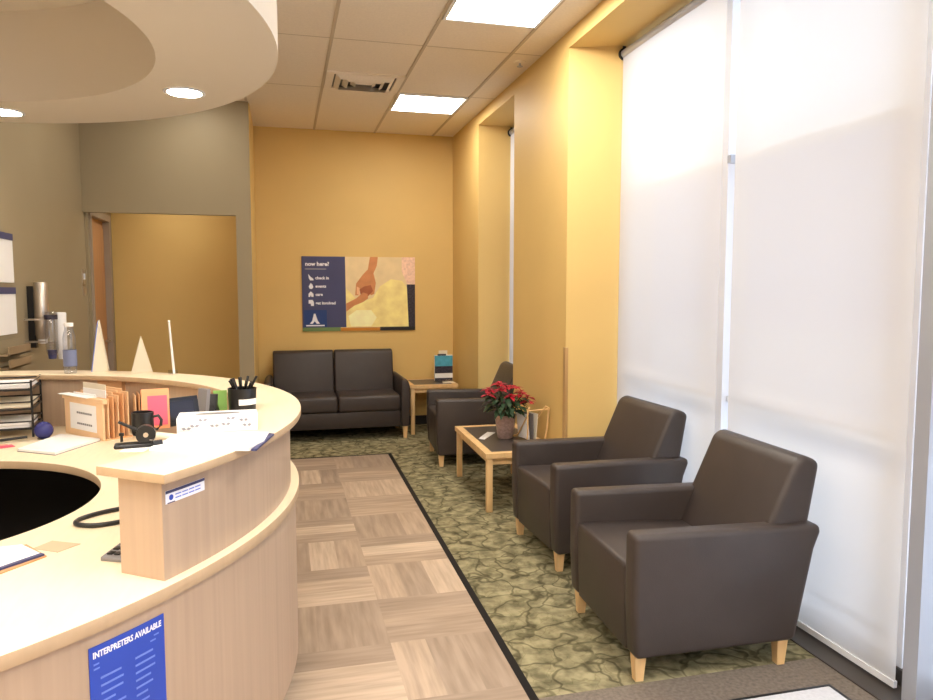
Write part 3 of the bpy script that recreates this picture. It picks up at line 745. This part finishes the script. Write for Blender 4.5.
# brochure holder on end table
t = thing('brochure_holder', 'clear stand of teal and white brochures on the end table', 'brochure holder', (1.70, 7.70, 0.525))
bm = bmesh.new(); box(bm, -0.095, 0.095, 0.02, 0.024, 0, 0.27); box(bm, -0.095, 0.095, -0.05, 0.02, 0, 0.005); box(bm, -0.105, 0.105, -0.05, -0.046, 0, 0.02); obj('acrylic_stand', bm, 'acrylic', t)
bm = bmesh.new(); box(bm, -0.10, 0.10, -0.02, 0.016, 0.006, 0.285); br = obj('brochure_stack', bm, 'white', t)
bm = bmesh.new(); box(bm, -0.10, 0.10, -0.022, -0.0202, 0.165, 0.28); obj('teal_cover', bm, 'teal', br)
bm = bmesh.new(); box(bm, -0.10, 0.10, -0.022, -0.0202, 0.088, 0.165); obj('cover_photo', bm, 'photo_dark', br)
bm = bmesh.new(); box(bm, -0.10, 0.10, -0.022, -0.0202, 0.006, 0.035); obj('dark_band', bm, 'photo_dark', br)
bm = bmesh.new(); box(bm, -0.07, 0.025, -0.0225, -0.0202, 0.281, 0.300); obj('dark_title', bm, 'photo_dark', br)
bm = bmesh.new(); box(bm, -0.05, 0.045, 0.0, 0.012, 0.286, 0.335); obj('header_card', bm, 'cream', t)
sheet('leaflet', [(1.655, 7.50), (1.78, 7.51), (1.775, 7.59), (1.66, 7.58)], 0.525, 'cream', 'cream leaflets lying on the end table in front of the brochure holder', 'leaflet', 0.008)

# ------------------------------------------------------------------ wall poster
def pf(u, v, w): return (0.205 + u, 7.985 - w, 1.075 + v)
PW, PH = 1.235, 0.81
t = obj('wall_poster', flat(rect(0, PW, 0, PH), pf, -0.014, 0.0), 'poster_pale'); tag(t, 'wide printed poster on the yellow back wall with navy panel and hands photo', 'poster')
def pp(name, pts, m, w=0.001): return obj(name, flat(pts, pf, w - 0.001, w), m, t)
def S(x, y): # coordinates read on the poster as fractions
    return (x*PW, (1-y)*PH)
pp('navy_panel', [S(0, 0), S(0.375, 0), S(0.38, 0.95), S(0, 0.95)], 'navy')
pp('photo_meadow', [S(0.38, 0.42), S(0.5, 0.62), S(0.62, 0.55), S(0.68, 0.40), S(0.78, 0.30), S(0.88, 0.32), S(0.93, 0.42), S(0.95, 0.95), S(0.38, 0.95)], 'poster_photo')
pp('photo_glow', [S(0.40, 0.80), S(0.47, 0.72), S(0.6, 0.72), S(0.65, 0.82), S(0.6, 0.94), S(0.42, 0.94)], 'poster_glow', 0.0015)
pp('lace_corner', [S(0.88, 0), S(1, 0), S(1, 0.37), S(0.93, 0.37), S(0.88, 0.2)], 'lace', 0.0015)
pp('dark_strip', [S(0.925, 0.37), S(1, 0.37), S(1, 0.95), S(0.94, 0.95)], 'photo_dark', 0.002)
pp('adult_hand', [S(0.595, 0), S(0.665, 0), S(0.655, 0.12), S(0.625, 0.22), S(0.645, 0.35), S(0.63, 0.50), S(0.60, 0.52), S(0.575, 0.45), S(0.535, 0.42), S(0.50, 0.46), S(0.49, 0.52), S(0.46, 0.52), S(0.47, 0.36), S(0.53, 0.24), S(0.575, 0.17)], 'skin', 0.0025)
pp('hand_shadow', [S(0.50, 0.44), S(0.54, 0.40), S(0.60, 0.38), S(0.62, 0.46), S(0.57, 0.54), S(0.51, 0.53)], 'skin_dark', 0.003)
pp('child_arm', [S(0.38, 0.63), S(0.47, 0.56), S(0.53, 0.48), S(0.57, 0.50), S(0.575, 0.56), S(0.53, 0.61), S(0.45, 0.66), S(0.38, 0.74)], 'skin', 0.0035)
pp('bright_finger', [S(0.475, 0.40), S(0.50, 0.42), S(0.50, 0.52), S(0.475, 0.50)], 'skin_light', 0.0038)
pp('green_strip', rect(0, 0.33*PW, 0, 0.05*PH), 'green_strip', 0.002); pp('orange_strip', rect(0.33*PW, 0.68*PW, 0, 0.045*PH), 'orange_strip', 0.002); pp('black_strip', rect(0.68*PW, PW, 0, 0.05*PH), 'black', 0.002)
pp('logo_square', rect(0.015*PW, 0.21*PW, 0.06*PH, 0.285*PH), 'logo_navy', 0.0015)
# standing figure mark
pp('logo_figure', [S(x, y) for x, y in [(0.098, 0.765), (0.112, 0.765), (0.118, 0.80), (0.132, 0.86), (0.150, 0.90), (0.122, 0.90), (0.105, 0.865), (0.088, 0.90), (0.062, 0.90), (0.082, 0.86), (0.093, 0.80)]], 'print_white', 0.0025)
def ptxt(name, s, x, y, size, m='print_white', b=0.0015):
    ux, vy = S(x, y)
    obj(name, text_bm(s, size, lambda u, v, w: pf(u + ux, v + vy, w + 0.0016), bold=b), m, t)
ptxt('heading', 'now here?', 0.03, 0.125, 0.060, b=0.002)
pp('subheading', rect(0.03*PW, 0.21*PW, 0.825*PH, 0.838*PH), 'print_grey', 0.002)
for s, y in (('check in', 0.305), ('events', 0.415), ('care', 0.525), ('get involved', 0.64)): ptxt('caption', s, 0.115, y, 0.044)
def icon(pts): pp('icon', [S(x, y) for x, y in pts], 'print_white', 0.002)
icon([(0.055, 0.235), (0.075, 0.27), (0.10, 0.30), (0.10, 0.32), (0.07, 0.32), (0.06, 0.29)])
icon([(0.075, 0.355), (0.09, 0.375), (0.098, 0.41), (0.085, 0.435), (0.065, 0.43), (0.058, 0.40)])
icon([(0.075, 0.465), (0.098, 0.50), (0.098, 0.54), (0.08, 0.54), (0.075, 0.515), (0.068, 0.54), (0.055, 0.54), (0.055, 0.50)])
icon([(0.055, 0.58), (0.09, 0.58), (0.10, 0.61), (0.10, 0.66), (0.075, 0.66), (0.072, 0.63), (0.055, 0.63)])
pp('logo_caption', rect(0.03*PW, 0.19*PW, 0.068*PH, 0.085*PH), 'print_white', 0.0025)

# ------------------------------------------------------------------ things on the left wall
XW = -1.68
def wall_sheet(y0, y1, z0, z1, label, skew=0.0):
    t = thing('wall_notice', label, 'notice', (XW, (y0+y1)/2, z0), 0, 'notices on the left wall')
    a = (y1-y0)/2; H = z1-z0
    bm = bmesh.new(); box(bm, 0, 0.012, -a, a, 0, H); obj('sheet', bm, 'white', t)
    bm = bmesh.new(); box(bm, 0.012, 0.016, -a, a, H-0.012, H+0.03); obj('purple_header', bm, 'navy', t)
    return t
wall_sheet(4.93, 5.22, 1.56, 1.84, 'upper white notice with purple header on the taupe wall at the left edge')
wall_sheet(4.93, 5.23, 1.235, 1.50, 'lower white notice with purple header under the other one on the taupe wall')
t = thing('light_switch', 'pair of grey switch plates on the taupe wall beside the hallway', 'light switch', (XW, 6.93, 1.50))
bm = bmesh.new(); box(bm, 0, 0.008, -0.035, 0.035, 0.07, 0.20); bevel(bm, 0.003, 2); obj('upper_plate', bm, 'steel', t)
bm = bmesh.new(); box(bm, 0, 0.008, -0.035, 0.035, -0.03, 0.05); bevel(bm, 0.003, 2); obj('lower_plate', bm, 'steel', t)
bm = bmesh.new(); box(bm, 0.008, 0.016, -0.012, 0.012, 0.11, 0.16); obj('toggle', bm, 'frame_wh', t)
# cup dispensers
def dispenser(y, z0, z1, r, m, label, capm=None, ring_m=None, drop=0.0, off=0.035):
    t = thing('cup_dispenser', label, 'cup dispenser', (XW + r + off, y, z0), 0, 'cup dispensers on the left wall')
    H = z1 - z0
    obj('tube', lathe([(0, 0.03), (r*0.8, 0.03), (r, 0.06), (r, H), (r*0.9, H+0.008), (0, H+0.008)], 28), m, t, True)
    if off < 0.1:
        bm = bmesh.new(); box(bm, -r-off, -r+0.01, -0.02, 0.02, 0.05 - drop, H-0.02); obj('wall_bracket', bm, 'black', t)
    else:
        for z in (0.11, H - 0.05):
            bm = bmesh.new(); box(bm, -r-off, -r+0.005, -0.006, 0.006, z, z+0.012); obj('wall_bracket', bm, 'steel', t)
    if capm: obj('top_cap', ring(0, 0, r*0.2, r*1.06, H*0.86, H*0.96, 0, 360, 15), capm, t, True)
    obj('cup_stack', lathe([(0, -0.0), (r*0.62, 0.0), (r*0.75, 0.06), (0, 0.06)], 20), ring_m or 'white', t, True)
    return t
dispenser(5.50, 1.15, 1.56, 0.044, 'steel', 'brushed steel cup dispenser tube, highest of the dispensers on the taupe wall', drop=0.08)
dispenser(5.40, 1.05, 1.36, 0.038, 'acrylic', 'clear cup dispenser tube with dark and blue bands beside the steel one', 'photo_dark', 'navy', off=0.125)
dispenser(5.62, 1.03, 1.35, 0.037, 'white', 'white cup dispenser tube right of the banded clear one', off=0.125)
# wall rack low at the left
t = thing('wall_file_rack', 'low tan wall rack beside the left notices, just above the counter', 'file rack', (XW, 5.06, 1.00))
for k, z in enumerate((0.03, 0.11)):
    bm = bmesh.new(); box(bm, 0, 0.07, -0.16, 0.22, z, z+0.008); box(bm, 0.062, 0.07, -0.16, 0.22, z, z+0.055); obj('shelf', bm, 'rack_tan', t)
bm = bmesh.new(); box(bm, 0, 0.006, -0.16, 0.22, 0, 0.20); obj('back_plate', bm, 'grey_wall', t)

# ------------------------------------------------------------------ on the raised counter
ZT = 1.05; ZD = 0.76
def face(a): return R(a)
# bottle
t = thing('water_bottle', 'clear plastic bottle with blue label standing on the far counter rim', 'bottle', polar(1.57, 71.5, ZT))
obj('bottle_body', lathe([(0, 0), (0.030, 0), (0.033, 0.01), (0.033, 0.20), (0.028, 0.225), (0.022, 0.245), (0.022, 0.26), (0, 0.26)], 24), 'acrylic', t, True)
obj('label_band', ring(0, 0, 0.033, 0.0345, 0.04, 0.13, 0, 360, 15), mat('pale_blue_label', rgb(120, 128, 160), 0.4), t, True)
obj('cap', lathe([(0, 0.26), (0.024, 0.26), (0.024, 0.28), (0, 0.28)], 16), 'white', t, True)
# tent cards / acrylic holders on the far rim
def wedge(name, label, x, y, rz, W, H, D, m='white', front=None):
    t = thing(name, label, 'sign holder', (x, y, ZT), rz, 'cards on the far counter rim')
    a = W/2
    bm = bmesh.new(); prism([(-D/2, 0), (-D/2 + 0.004, 0), (0.002, H), (-0.002, H)], -a, a, 'x', bm); obj('front_leaf', bm, m, t)
    bm = bmesh.new(); prism([(D/2, 0), (D/2 - 0.004, 0), (-0.002, H), (0.002, H)], -a, a, 'x', bm); obj('rear_leaf', bm, front or m, t)
    bm = bmesh.new(); prism([(-D/2 + 0.004, 0.0), (D/2 - 0.004, 0.0), (0.0, H - 0.01)], -a + 0.003, a - 0.003, 'x', bm); obj('side_flap', bm, m, t)
    return t
wedge('tent_card', 'tall white tent card with purple print on the far counter rim near the door', -1.02, 4.50, R(98), 0.10, 0.29, 0.085, 'cream', 'light_blue')
wedge('tent_card', 'short white tent card standing in the middle of the far counter rim', -0.78, 4.39, R(101), 0.10, 0.20, 0.11, 'cream')
t = thing('card_display', 'thin upright white card seen edge on, rightmost on the far counter rim', 'sign holder', (-0.60, 4.31, ZT), R(99), 'cards on the far counter rim')
bm = bmesh.new(); prism([(-0.006, 0), (0.006, 0), (0.022, 0.29), (0.014, 0.29)], -0.10, 0.10, 'x', bm); obj('card', bm, 'white', t)
bm = bmesh.new(); box(bm, -0.10, 0.10, -0.02, 0.03, 0, 0.004); obj('foot', bm, 'acrylic', t)
t = thing('sign_sheet', 'leaning white paper sign at the far left end of the visible counter rim', 'sign', (-1.66, 4.49, ZT), R(35))
bm = bmesh.new(); prism([(-0.05, 0), (-0.046, 0), (0.004, 0.19), (0.0, 0.19)], -0.11, 0.11, 'x', bm); obj('paper', bm, 'white', t)
bm = bmesh.new(); prism([(0.05, 0), (0.046, 0), (0.001, 0.18), (0.004, 0.18)], -0.03, 0.03, 'x', bm); obj('easel_back', bm, 'cream', t)

# tissue box
t = thing('tissue_box', 'white tissue box with grey leaf pattern on the raised counter', 'tissue box', (-0.213, 2.475, ZT), R(3))
obj('carton', rbox(-0.124, 0.124, -0.058, 0.058, 0, 0.052, 0.004, 2), 'white', t, True)
bm = bmesh.new()
for k, (u, v) in enumerate([(-0.07, 0.022), (-0.045, 0.04), (-0.01, 0.02), (0.025, 0.024), (0.04, 0.042), (0.08, 0.035), (0.09, 0.018), (-0.095, 0.014)]):
    for s in (-1, 1):
        pts = [(u, v), (u + s*0.006, v + 0.007), (u + s*0.015, v + 0.004), (u + s*0.008, v - 0.003)]
        flat(pts, lambda a, b, w: (a, -0.058 - w, b), 0.0002, 0.0008, bm)
obj('leaf_print', bm, 'print_grey', t)
bm = bmesh.new(); flat([(0.07*math.cos(2*PI*i/20), 0.02*math.sin(2*PI*i/20)) for i in range(20)], lambda a, b, w: (a, b, 0.052 + w), 0.0002, 0.001, bm); obj('slot', bm, 'grey', t)
# papers
sheet('paper', [(-0.375, 2.175), (-0.100, 2.105), (-0.062, 2.20), (-0.050, 2.33), (-0.32, 2.39)], ZT, 'white', 'loose white papers in front of the tissue box, overhanging the counter edge', 'paper', 0.010)
sheet('paper', [(-0.095, 2.10), (-0.080, 2.098), (-0.034, 2.32), (-0.052, 2.335), (-0.066, 2.21)], ZT + 0.0005, 'navy', 'blue edged folder sticking out from under the white papers by the tissue box', 'folder', 0.006)
sheet('paper', [(-0.455, 2.18), (-0.39, 2.17), (-0.37, 2.27), (-0.44, 2.29)], ZT, 'white', 'small white note under the tape dispenser near the counter end', 'paper', 0.0012)
# pen cup
t = thing('pen_cup', 'black mesh pen cup full of black pens on the raised counter', 'pen cup', (-0.157, 2.86, ZT))
obj('cup', lathe([(0, 0), (0.050, 0), (0.053, 0.085), (0.050, 0.085), (0.047, 0.006), (0, 0.006)], 28), 'black', t, True)
bm = bmesh.new(); 
for i in range(5): 
    a0 = -100 + i*16; flat(rect(0, 1, 0, 1), lambda u, v, w: ((0.0545+w)*math.cos(R(a0 + 16*u)), (0.0545+w)*math.sin(R(a0 + 16*u)), 0.025 + 0.022*v), 0, 0.001, bm)
obj('white_label', bm, 'white', t)
rr = random.Random(2)
for k in range(11):
    a = 2*PI*k/11; b0 = (-0.006*math.cos(a), -0.006*math.sin(a), 0.01); tl = rr.uniform(0.105, 0.130); sp = rr.uniform(0.040, 0.056)
    b1 = (sp*math.cos(a), sp*math.sin(a)*0.7, tl)
    bm = bmesh.new(); cyl(bm, b0, b1, 0.0048, n=10); o = obj('pen', bm, 'black', None, True, loc=(-0.157, 2.86, ZT)); tag(o, 'black pen standing in the mesh pen cup', 'pen', 'pens in the cup')
# green card and pads
def upright(name, label, cat, x, y, rz, W, H, th, m, lean=0.0, z=ZT, group=None, extra=None):
    t = thing(name, label, cat, (x, y, z), rz, group)
    bm = bmesh.new(); prism([(0, 0), (th, 0), (th + lean, H), (lean, H)], -W/2, W/2, 'x', bm); o = obj('panel', bm, m, t)
    bm = bmesh.new(); prism([(th, 0), (th + 0.05, 0), (th + lean*0.6 + 0.002, H*0.6)], -0.02, 0.02, 'x', bm); obj('easel_foot', bm, 'black', t)
    return t, o
upright('note_card', 'green card standing beside the pen cup', 'card', -0.238, 2.87, R(5), 0.05, 0.075, 0.004, 'green_card', 0.01)
upright('card_holder', 'narrow tall grey holder standing behind the tissue box', 'card holder', -0.292, 2.70, R(-52), 0.055, 0.105, 0.014, 'grey', 0.012)
t, o = upright('card_holder', 'black picture stand leaning behind the left end of the tissue box', 'card holder', -0.332, 2.585, R(38), 0.125, 0.092, 0.010, 'black', 0.02)
bm = bmesh.new(); prism([(0.002, 0.015), (0.0035, 0.015), (0.0175, 0.08), (0.016, 0.08)], -0.045, 0.045, 'x', bm); obj('glossy_insert', bm, mat('dark_screen', rgb(46, 44, 46), 0.15, 0.6), t)
upright('card_holder', 'second black stand just left of the pen cup', 'card holder', -0.272, 2.80, R(-12), 0.05, 0.07, 0.012, 'black', 0.02)
t, o = upright('memo_holder', 'pink card in a peach frame standing by the mug', 'card holder', -0.412, 2.53, R(12), 0.085, 0.13, 0.006, 'orange', 0.02)
bm = bmesh.new(); prism([(-0.0015, 0.012), (-0.0005, 0.012), (0.017, 0.108), (0.016, 0.108)], -0.024, 0.036, 'x', bm); obj('pink_card', bm, 'pink', t)
# mug
t = thing('mug', 'black mug behind the tape dispenser on the raised counter', 'mug', (-0.437, 2.44, ZT))
obj('body', lathe([(0, 0), (0.030, 0), (0.033, 0.01), (0.033, 0.072), (0.030, 0.072), (0.029, 0.01), (0, 0.01)], 28), 'black', t, True)
bm = tube([(0.030, 0, 0.056), (0.048, 0, 0.060), (0.057, 0, 0.046), (0.055, 0, 0.028), (0.044, 0, 0.016), (0.031, 0, 0.018)], 0.005, 10); o = obj('handle', bm, 'black', t, True); o.rotation_euler.z = R(-8)
# hole punch / stapler cluster
t = thing('tape_dispenser', 'black desktop tape dispenser at the open end of the raised counter', 'tape dispenser', (-0.405, 2.245, ZT), R(8))
obj('base', rbox(-0.075, 0.05, -0.024, 0.024, 0.0, 0.013, 0.006, 3), 'black', t, True)
bm = bmesh.new(); cyl(bm, (0.01, -0.015, 0.036), (0.01, 0.015, 0.036), 0.027, n=28); obj('tape_wheel', bm, 'black', t, True)
bm = bmesh.new(); cyl(bm, (0.01, -0.017, 0.036), (0.01, 0.017, 0.036), 0.007, n=16); obj('hub', bm, 'steel', t, True)
bm = bmesh.new(); cyl(bm, (-0.005, 0, 0.045), (-0.062, 0.01, 0.075), 0.006, 0.004, n=10); obj('pointed_arm', bm, 'black', t, True)
bm = bmesh.new(); cyl(bm, (-0.055, 0.01, 0.016), (-0.055, 0.01, 0.038), 0.004, n=10); cyl(bm, (-0.055, 0.01, 0.034), (-0.055, 0.01, 0.042), 0.007, n=10); obj('knob', bm, 'black', t, True)
o = obj('stapler', rbox(-0.055, 0.055, -0.013, 0.013, 0.0, 0.018, 0.006, 3), 'cream', None, True, loc=(-0.345, 2.335, ZT), rotz=R(-38)); tag(o, 'small cream stapler between the tape dispenser and the papers', 'stapler')
t = thing('binder_clip', 'small black binder clip on the papers by the tape dispenser', 'binder clip', (-0.36, 2.215, ZT + 0.0102), R(40))
bm = prism([(-0.008, 0), (0.008, 0), (0.002, 0.012), (-0.002, 0.012)], -0.014, 0.014, 'x'); obj('clip_body', bm, 'black', t)
obj('wire_loop', tube([(0, 0.004, 0.010), (0.010, 0.022, 0.012), (-0.010, 0.022, 0.012)], 0.001, 6, True), 'steel', t, True)

# ------------------------------------------------------------------ on the lower work surface
# letter tray
TX, TY = -1.41, 4.20
t = thing('letter_tray', 'three tier black wire letter tray at the left edge of the desk', 'letter tray', (TX, TY, ZD), R(8))
for k in range(3):
    z = 0.045 + 0.10*k; W2, D2 = 0.14, 0.14
    bm = tube([(-W2, -D2, z), (W2, -D2, z), (W2, D2, z), (-W2, D2, z)], 0.006, 8, True)
    tube([(-W2, -D2, z+0.036), (W2, -D2, z+0.036), (W2, D2, z+0.036), (-W2, D2, z+0.036)], 0.004, 8, True, bm)
    for i in range(1, 12): tube([(-W2 + 2*W2*i/12, -D2, z), (-W2 + 2*W2*i/12, D2, z)], 0.0015, 5, bm=bm)
    obj('tier', bm, 'black', t, True)
for sx in (-1, 1):
    for sy in (-1, 1):
        bm = tube([(sx*0.14, sy*0.14, 0), (sx*0.14, sy*0.14, 0.292)], 0.0055, 8); obj('post', bm, 'black', t, True)
for k, (m_, h, lab) in enumerate((('white', 0.030, 'stack of white papers on the bottom tier of the letter tray'), ('cream', 0.03, 'stack of mixed papers on the middle tier of the letter tray'), ('white', 0.022, 'stack of white papers on the top tier of the letter tray'))):
    bm = bmesh.new(); z = ZD + 0.0495 + 0.10*k; n = 5
    for i in range(n):
        dx = rr.uniform(-0.008, 0.008); dy = rr.uniform(-0.012, 0.006)
        box(bm, -0.125+dx, 0.125+dx, -0.130+dy, 0.125+dy, h*i/n, h*(i+1)/n - 0.001)
    o = obj('paper_stack', bm, m_, None, loc=(TX, TY, z), rotz=R(8)); tag(o, lab, 'paper stack', 'paper stacks in the letter tray')
# ball with stalk, pens and notes
t = thing('stress_ball', 'shiny dark blue ball on the desk by the letter tray', 'ball', (-1.185, 4.02, ZD))
bm = bmesh.new(); bmesh.ops.create_uvsphere(bm, u_segments=32, v_segments=20, radius=0.044); bmesh.ops.translate(bm, verts=bm.verts, vec=(0, 0, 0.043)); obj('ball', bm, 'ball', t, True)
obj('base_ring', ring(0, 0, 0.015, 0.03, 0, 0.004, 0, 360, 15), 'black', t)
bm = bmesh.new(); cyl(bm, (-1.40, 3.93, ZD+0.012), (-1.25, 3.985, ZD+0.018), 0.007, n=10); o = obj('marker', bm, 'black', None, True); tag(o, 'black marker pointing at the blue ball', 'marker')
for k, (x, y, m_, a) in enumerate(((-1.37, 3.86, 'salmon', 20), (-1.33, 3.82, 'pink', 32), (-1.42, 3.80, 'white', 10))):
    o = obj('sticky_note', rbox(-0.07, 0.07, -0.03, 0.03, 0, 0.002, 0.0005, 1), m_, None, loc=(x, y, ZD + 0.0021*k), rotz=R(a)); tag(o, ['salmon paper slip below the letter tray', 'pink paper slip below the blue ball', 'white paper slip at the left edge of the desk below the tray'][k], 'paper slip', 'paper slips')
# writing pad
t = thing('writing_pad', 'thick pad of white paper lying in front of the file sorter', 'notepad', (-1.055, 3.86, ZD), 0)
q = [(-1.210, 3.72), (-1.015, 3.585), (-0.895, 3.88), (-1.12, 4.06)]
bm = prism([(a+1.055, b-3.86) for a, b in q], 0, 0.014, 'z'); obj('pages', bm, 'white', t)
bm = prism([((a+1.055)*1.01, (b-3.86)*1.01) for a, b in q], -0.0, 0.003, 'z'); obj('cardboard_back', bm, 'grey', t)
# file sorter: a stepped row of folders
FX, FY = -1.0, 4.06; fr = R(-52)
def fpt(u, v): c, s = math.cos(fr), math.sin(fr); return (FX + u*c - v*s, FY + u*s + v*c)
t = thing('file_sorter', 'peach file sorter box with white label, full of folders', 'file sorter', (-0.99, 4.02, ZD), R(-49.5))
obj('front_pocket', rbox(-0.19, 0.19, -0.012, 0.0, 0.0, 0.205, 0.003, 2), 'peach', t)
bm = rbox(-0.205, 0.20, -0.016, 0.008, 0.185, 0.208, 0.003, 2); obj('top_lip', bm, 'peach', t)
bm = bmesh.new(); box(bm, -0.13, 0.13, -0.0135, -0.0122, 0.035, 0.170); lb = obj('white_label', bm, 'white', t)
bm = bmesh.new()
for z in (0.118, 0.062):
    for i in range(8): box(bm, -0.06 + 0.019*i, -0.06 + 0.019*i + 0.015, -0.0142, -0.0136, z, z+0.010)
obj('label_print', bm, 'grey', lb)
for k in range(5):
    y = 0.016 + 0.026*k; h = 0.21 + 0.006*k
    bm = rbox(-0.18, 0.19, y, y+0.006, 0, h, 0.004, 2); o = obj('folder_divider', bm, 'peach2' if k % 2 else 'peach', t)
    if k: bm = rbox(0.06 - 0.02*k, 0.135, y, y+0.006, h - 0.002, h+0.012, 0.004, 2); obj('index_tab', bm, 'peach', o)
bm = bmesh.new(); box(bm, -0.19, 0.19, 0.0, 0.14, 0, 0.006); obj('base', bm, 'peach2', t)
def rel(u, v, z): c, s = math.cos(R(-49.5)), math.sin(R(-49.5)); return (-0.99 + u*c - v*s, 4.02 + u*s + v*c, ZD + z)
for k, (u, v, h, m_) in enumerate(((-0.02, 0.011, 0.222, 'white'), (0.03, 0.036, 0.245, 'white'), (-0.02, 0.062, 0.268, 'cream'))):
    bm = bmesh.new(); box(bm, -0.11, 0.11, -0.003, 0.001, 0.008, h); o = obj('document', bm, m_, None, loc=rel(u, v, 0), rotz=R(-49.5)); tag(o, ['front white sheet sticking out of the peach file sorter', 'white sheet in the middle of the peach file sorter', 'tallest cream sheet at the back of the peach file sorter'][k], 'document', 'sheets in the file sorter')
bm = bmesh.new(); box(bm, -0.17, 0.12, -0.05, 0.006, 0, 0.003); o = obj('loose_paper', bm, 'white', None, loc=rel(-0.03, 0.012, 0.2085 + 0.0005), rotz=R(-49.5)); tag(o, 'loose white paper lying across the front of the peach file sorter', 'paper')
# second group of folders leaning right of sorter
t = thing('folder_stack', 'peach folders standing on edge right of the file sorter', 'folder', (-0.775, 4.10, ZD), R(-75))
for k in range(3):
    obj('folder', rbox(-0.06, 0.06, 0.018*k, 0.018*k+0.008, 0, 0.20 + 0.008*k, 0.006, 3), 'peach' if k % 2 == 0 else 'peach2', t)
# cable loop
pts = []
ctrl = [(a + 0.055, b) for a, b in [(-0.50, 2.62), (-0.58, 2.615), (-0.655, 2.575), (-0.705, 2.515), (-0.70, 2.462), (-0.64, 2.435), (-0.56, 2.46), (-0.50, 2.50), (-0.44, 2.515), (-0.36, 2.50)]]
for i in range(len(ctrl) - 1):
    p0 = ctrl[max(i-1, 0)]; p1 = ctrl[i]; p2 = ctrl[i+1]; p3 = ctrl[min(i+2, len(ctrl)-1)]
    for s in range(6):
        u = s/6; f_ = lambda a, b, c, d: 0.5*((2*b) + (-a+c)*u + (2*a-5*b+4*c-d)*u*u + (-a+3*b-3*c+d)*u**3)
        pts.append((f_(p0[0], p1[0], p2[0], p3[0]), f_(p0[1], p1[1], p2[1], p3[1]), ZD + 0.008))
bm = tube(pts, 0.0075, 10); o = obj('cable', bm, 'black', None, True); tag(o, 'black cable looping over the lower desk behind the raised wall end', 'cable')
# calculator / phone base
t = thing('desk_phone', 'black and grey desk phone partly hidden by the end of the raised wall', 'telephone', (-0.395, 2.15, ZD), R(-25))
bm = prism([(-0.07, 0), (0.09, 0), (0.09, 0.035), (-0.07, 0.012)], -0.085, 0.03, 'x'); obj('base', bevel(bm, 0.003, 2), 'grey', t)
bm = bmesh.new()
for i in range(4):
    for j in range(5):
        z = 0.0125 + 0.0040*j + .003; y = -0.055 + 0.027*j; box(bm, -0.075 + 0.022*i, -0.075 + 0.022*i + 0.016, y, y + 0.018, z - 0.006, z + 0.003)
obj('keypad', bm, 'black', t)
bm = rbox(-0.03, 0.02, 0.10, 0.16, 0, 0.055, 0.008, 3); obj('handset_cradle', bm, 'black', t, True)
# sticky note, clipboard paper
sheet('sticky_note', [(-0.715, 2.275), (-0.635, 2.225), (-0.59, 2.285), (-0.68, 2.335)], ZD, 'salmon', 'single salmon sticky note on the near part of the desk', 'sticky note', 0.0015)
t = thing('clipboard', 'clipboard with white sheet and blue edge at the bottom left of the desk', 'clipboard', (-0.78, 2.21, ZD))
def cl(p): return [(a + 0.78, b - 2.21) for a, b in p]
obj('board', prism(cl([(-0.95, 2.02), (-0.78, 2.02), (-0.655, 2.195), (-0.74, 2.31), (-0.98, 2.28)]), 0, 0.004, 'z'), 'tan', t)
obj('sheet', prism(cl([(-0.94, 2.05), (-0.80, 2.05), (-0.672, 2.205), (-0.75, 2.30), (-0.97, 2.27)]), 0.0041, 0.008, 'z'), 'white', t)
obj('blue_band', prism(cl([(-0.80, 2.05), (-0.785, 2.05), (-0.660, 2.195), (-0.672, 2.206)]), 0.0042, 0.010, 'z'), 'navy', t)

# rug at the bottom right
t = thing('entrance_rug', 'black edged patterned rug corner at the bottom right of the photo', 'rug', (1.70, 1.60, 0.0), R(0))
obj('rug_border', rbox(-0.60, 0.30, -0.75, 0.62, 0.0, 0.007, 0.003, 1), 'black', t)
obj('rug_field', rbox(-0.58, 0.28, -0.73, 0.60, 0.007, 0.010, 0.001, 1), 'mat_white', t)
bm = bmesh.new()
for k in range(6):
    y = 0.42 - 0.24*k
    for x in (-0.43, -0.15, 0.13):
        prism([(x-0.11, y), (x, y+0.10), (x+0.11, y), (x, y-0.10)], 0.0101, 0.012, 'z', bm)
obj('diamond_pattern', bm, 'mat_dark', t)

# ------------------------------------------------------------------ light, world, camera
w = bpy.data.worlds.new('sky'); SC.world = w; w.use_nodes = True
bg = w.node_tree.nodes['Background']; bg.inputs[0].default_value = (0.86, 0.93, 1.0, 1); bg.inputs[1].default_value = 2.4

cam = bpy.data.cameras.new('camera'); co = link(bpy.data.objects.new('camera', cam))
cam.sensor_width = 36; cam.sensor_fit = 'HORIZONTAL'; cam.lens = 720 * 36 / 933; cam.clip_start = 0.05
co.location = (0, 0, 1.5); co.rotation_euler = (R(90 - 4.6), 0, R(-14.3))
SC.camera = co
SC.view_settings.view_transform = 'Standard'; SC.view_settings.look = 'None'; SC.view_settings.exposure = 0.3; SC.view_settings.gamma = 1.0
SC.view_settings.use_curve_mapping = False
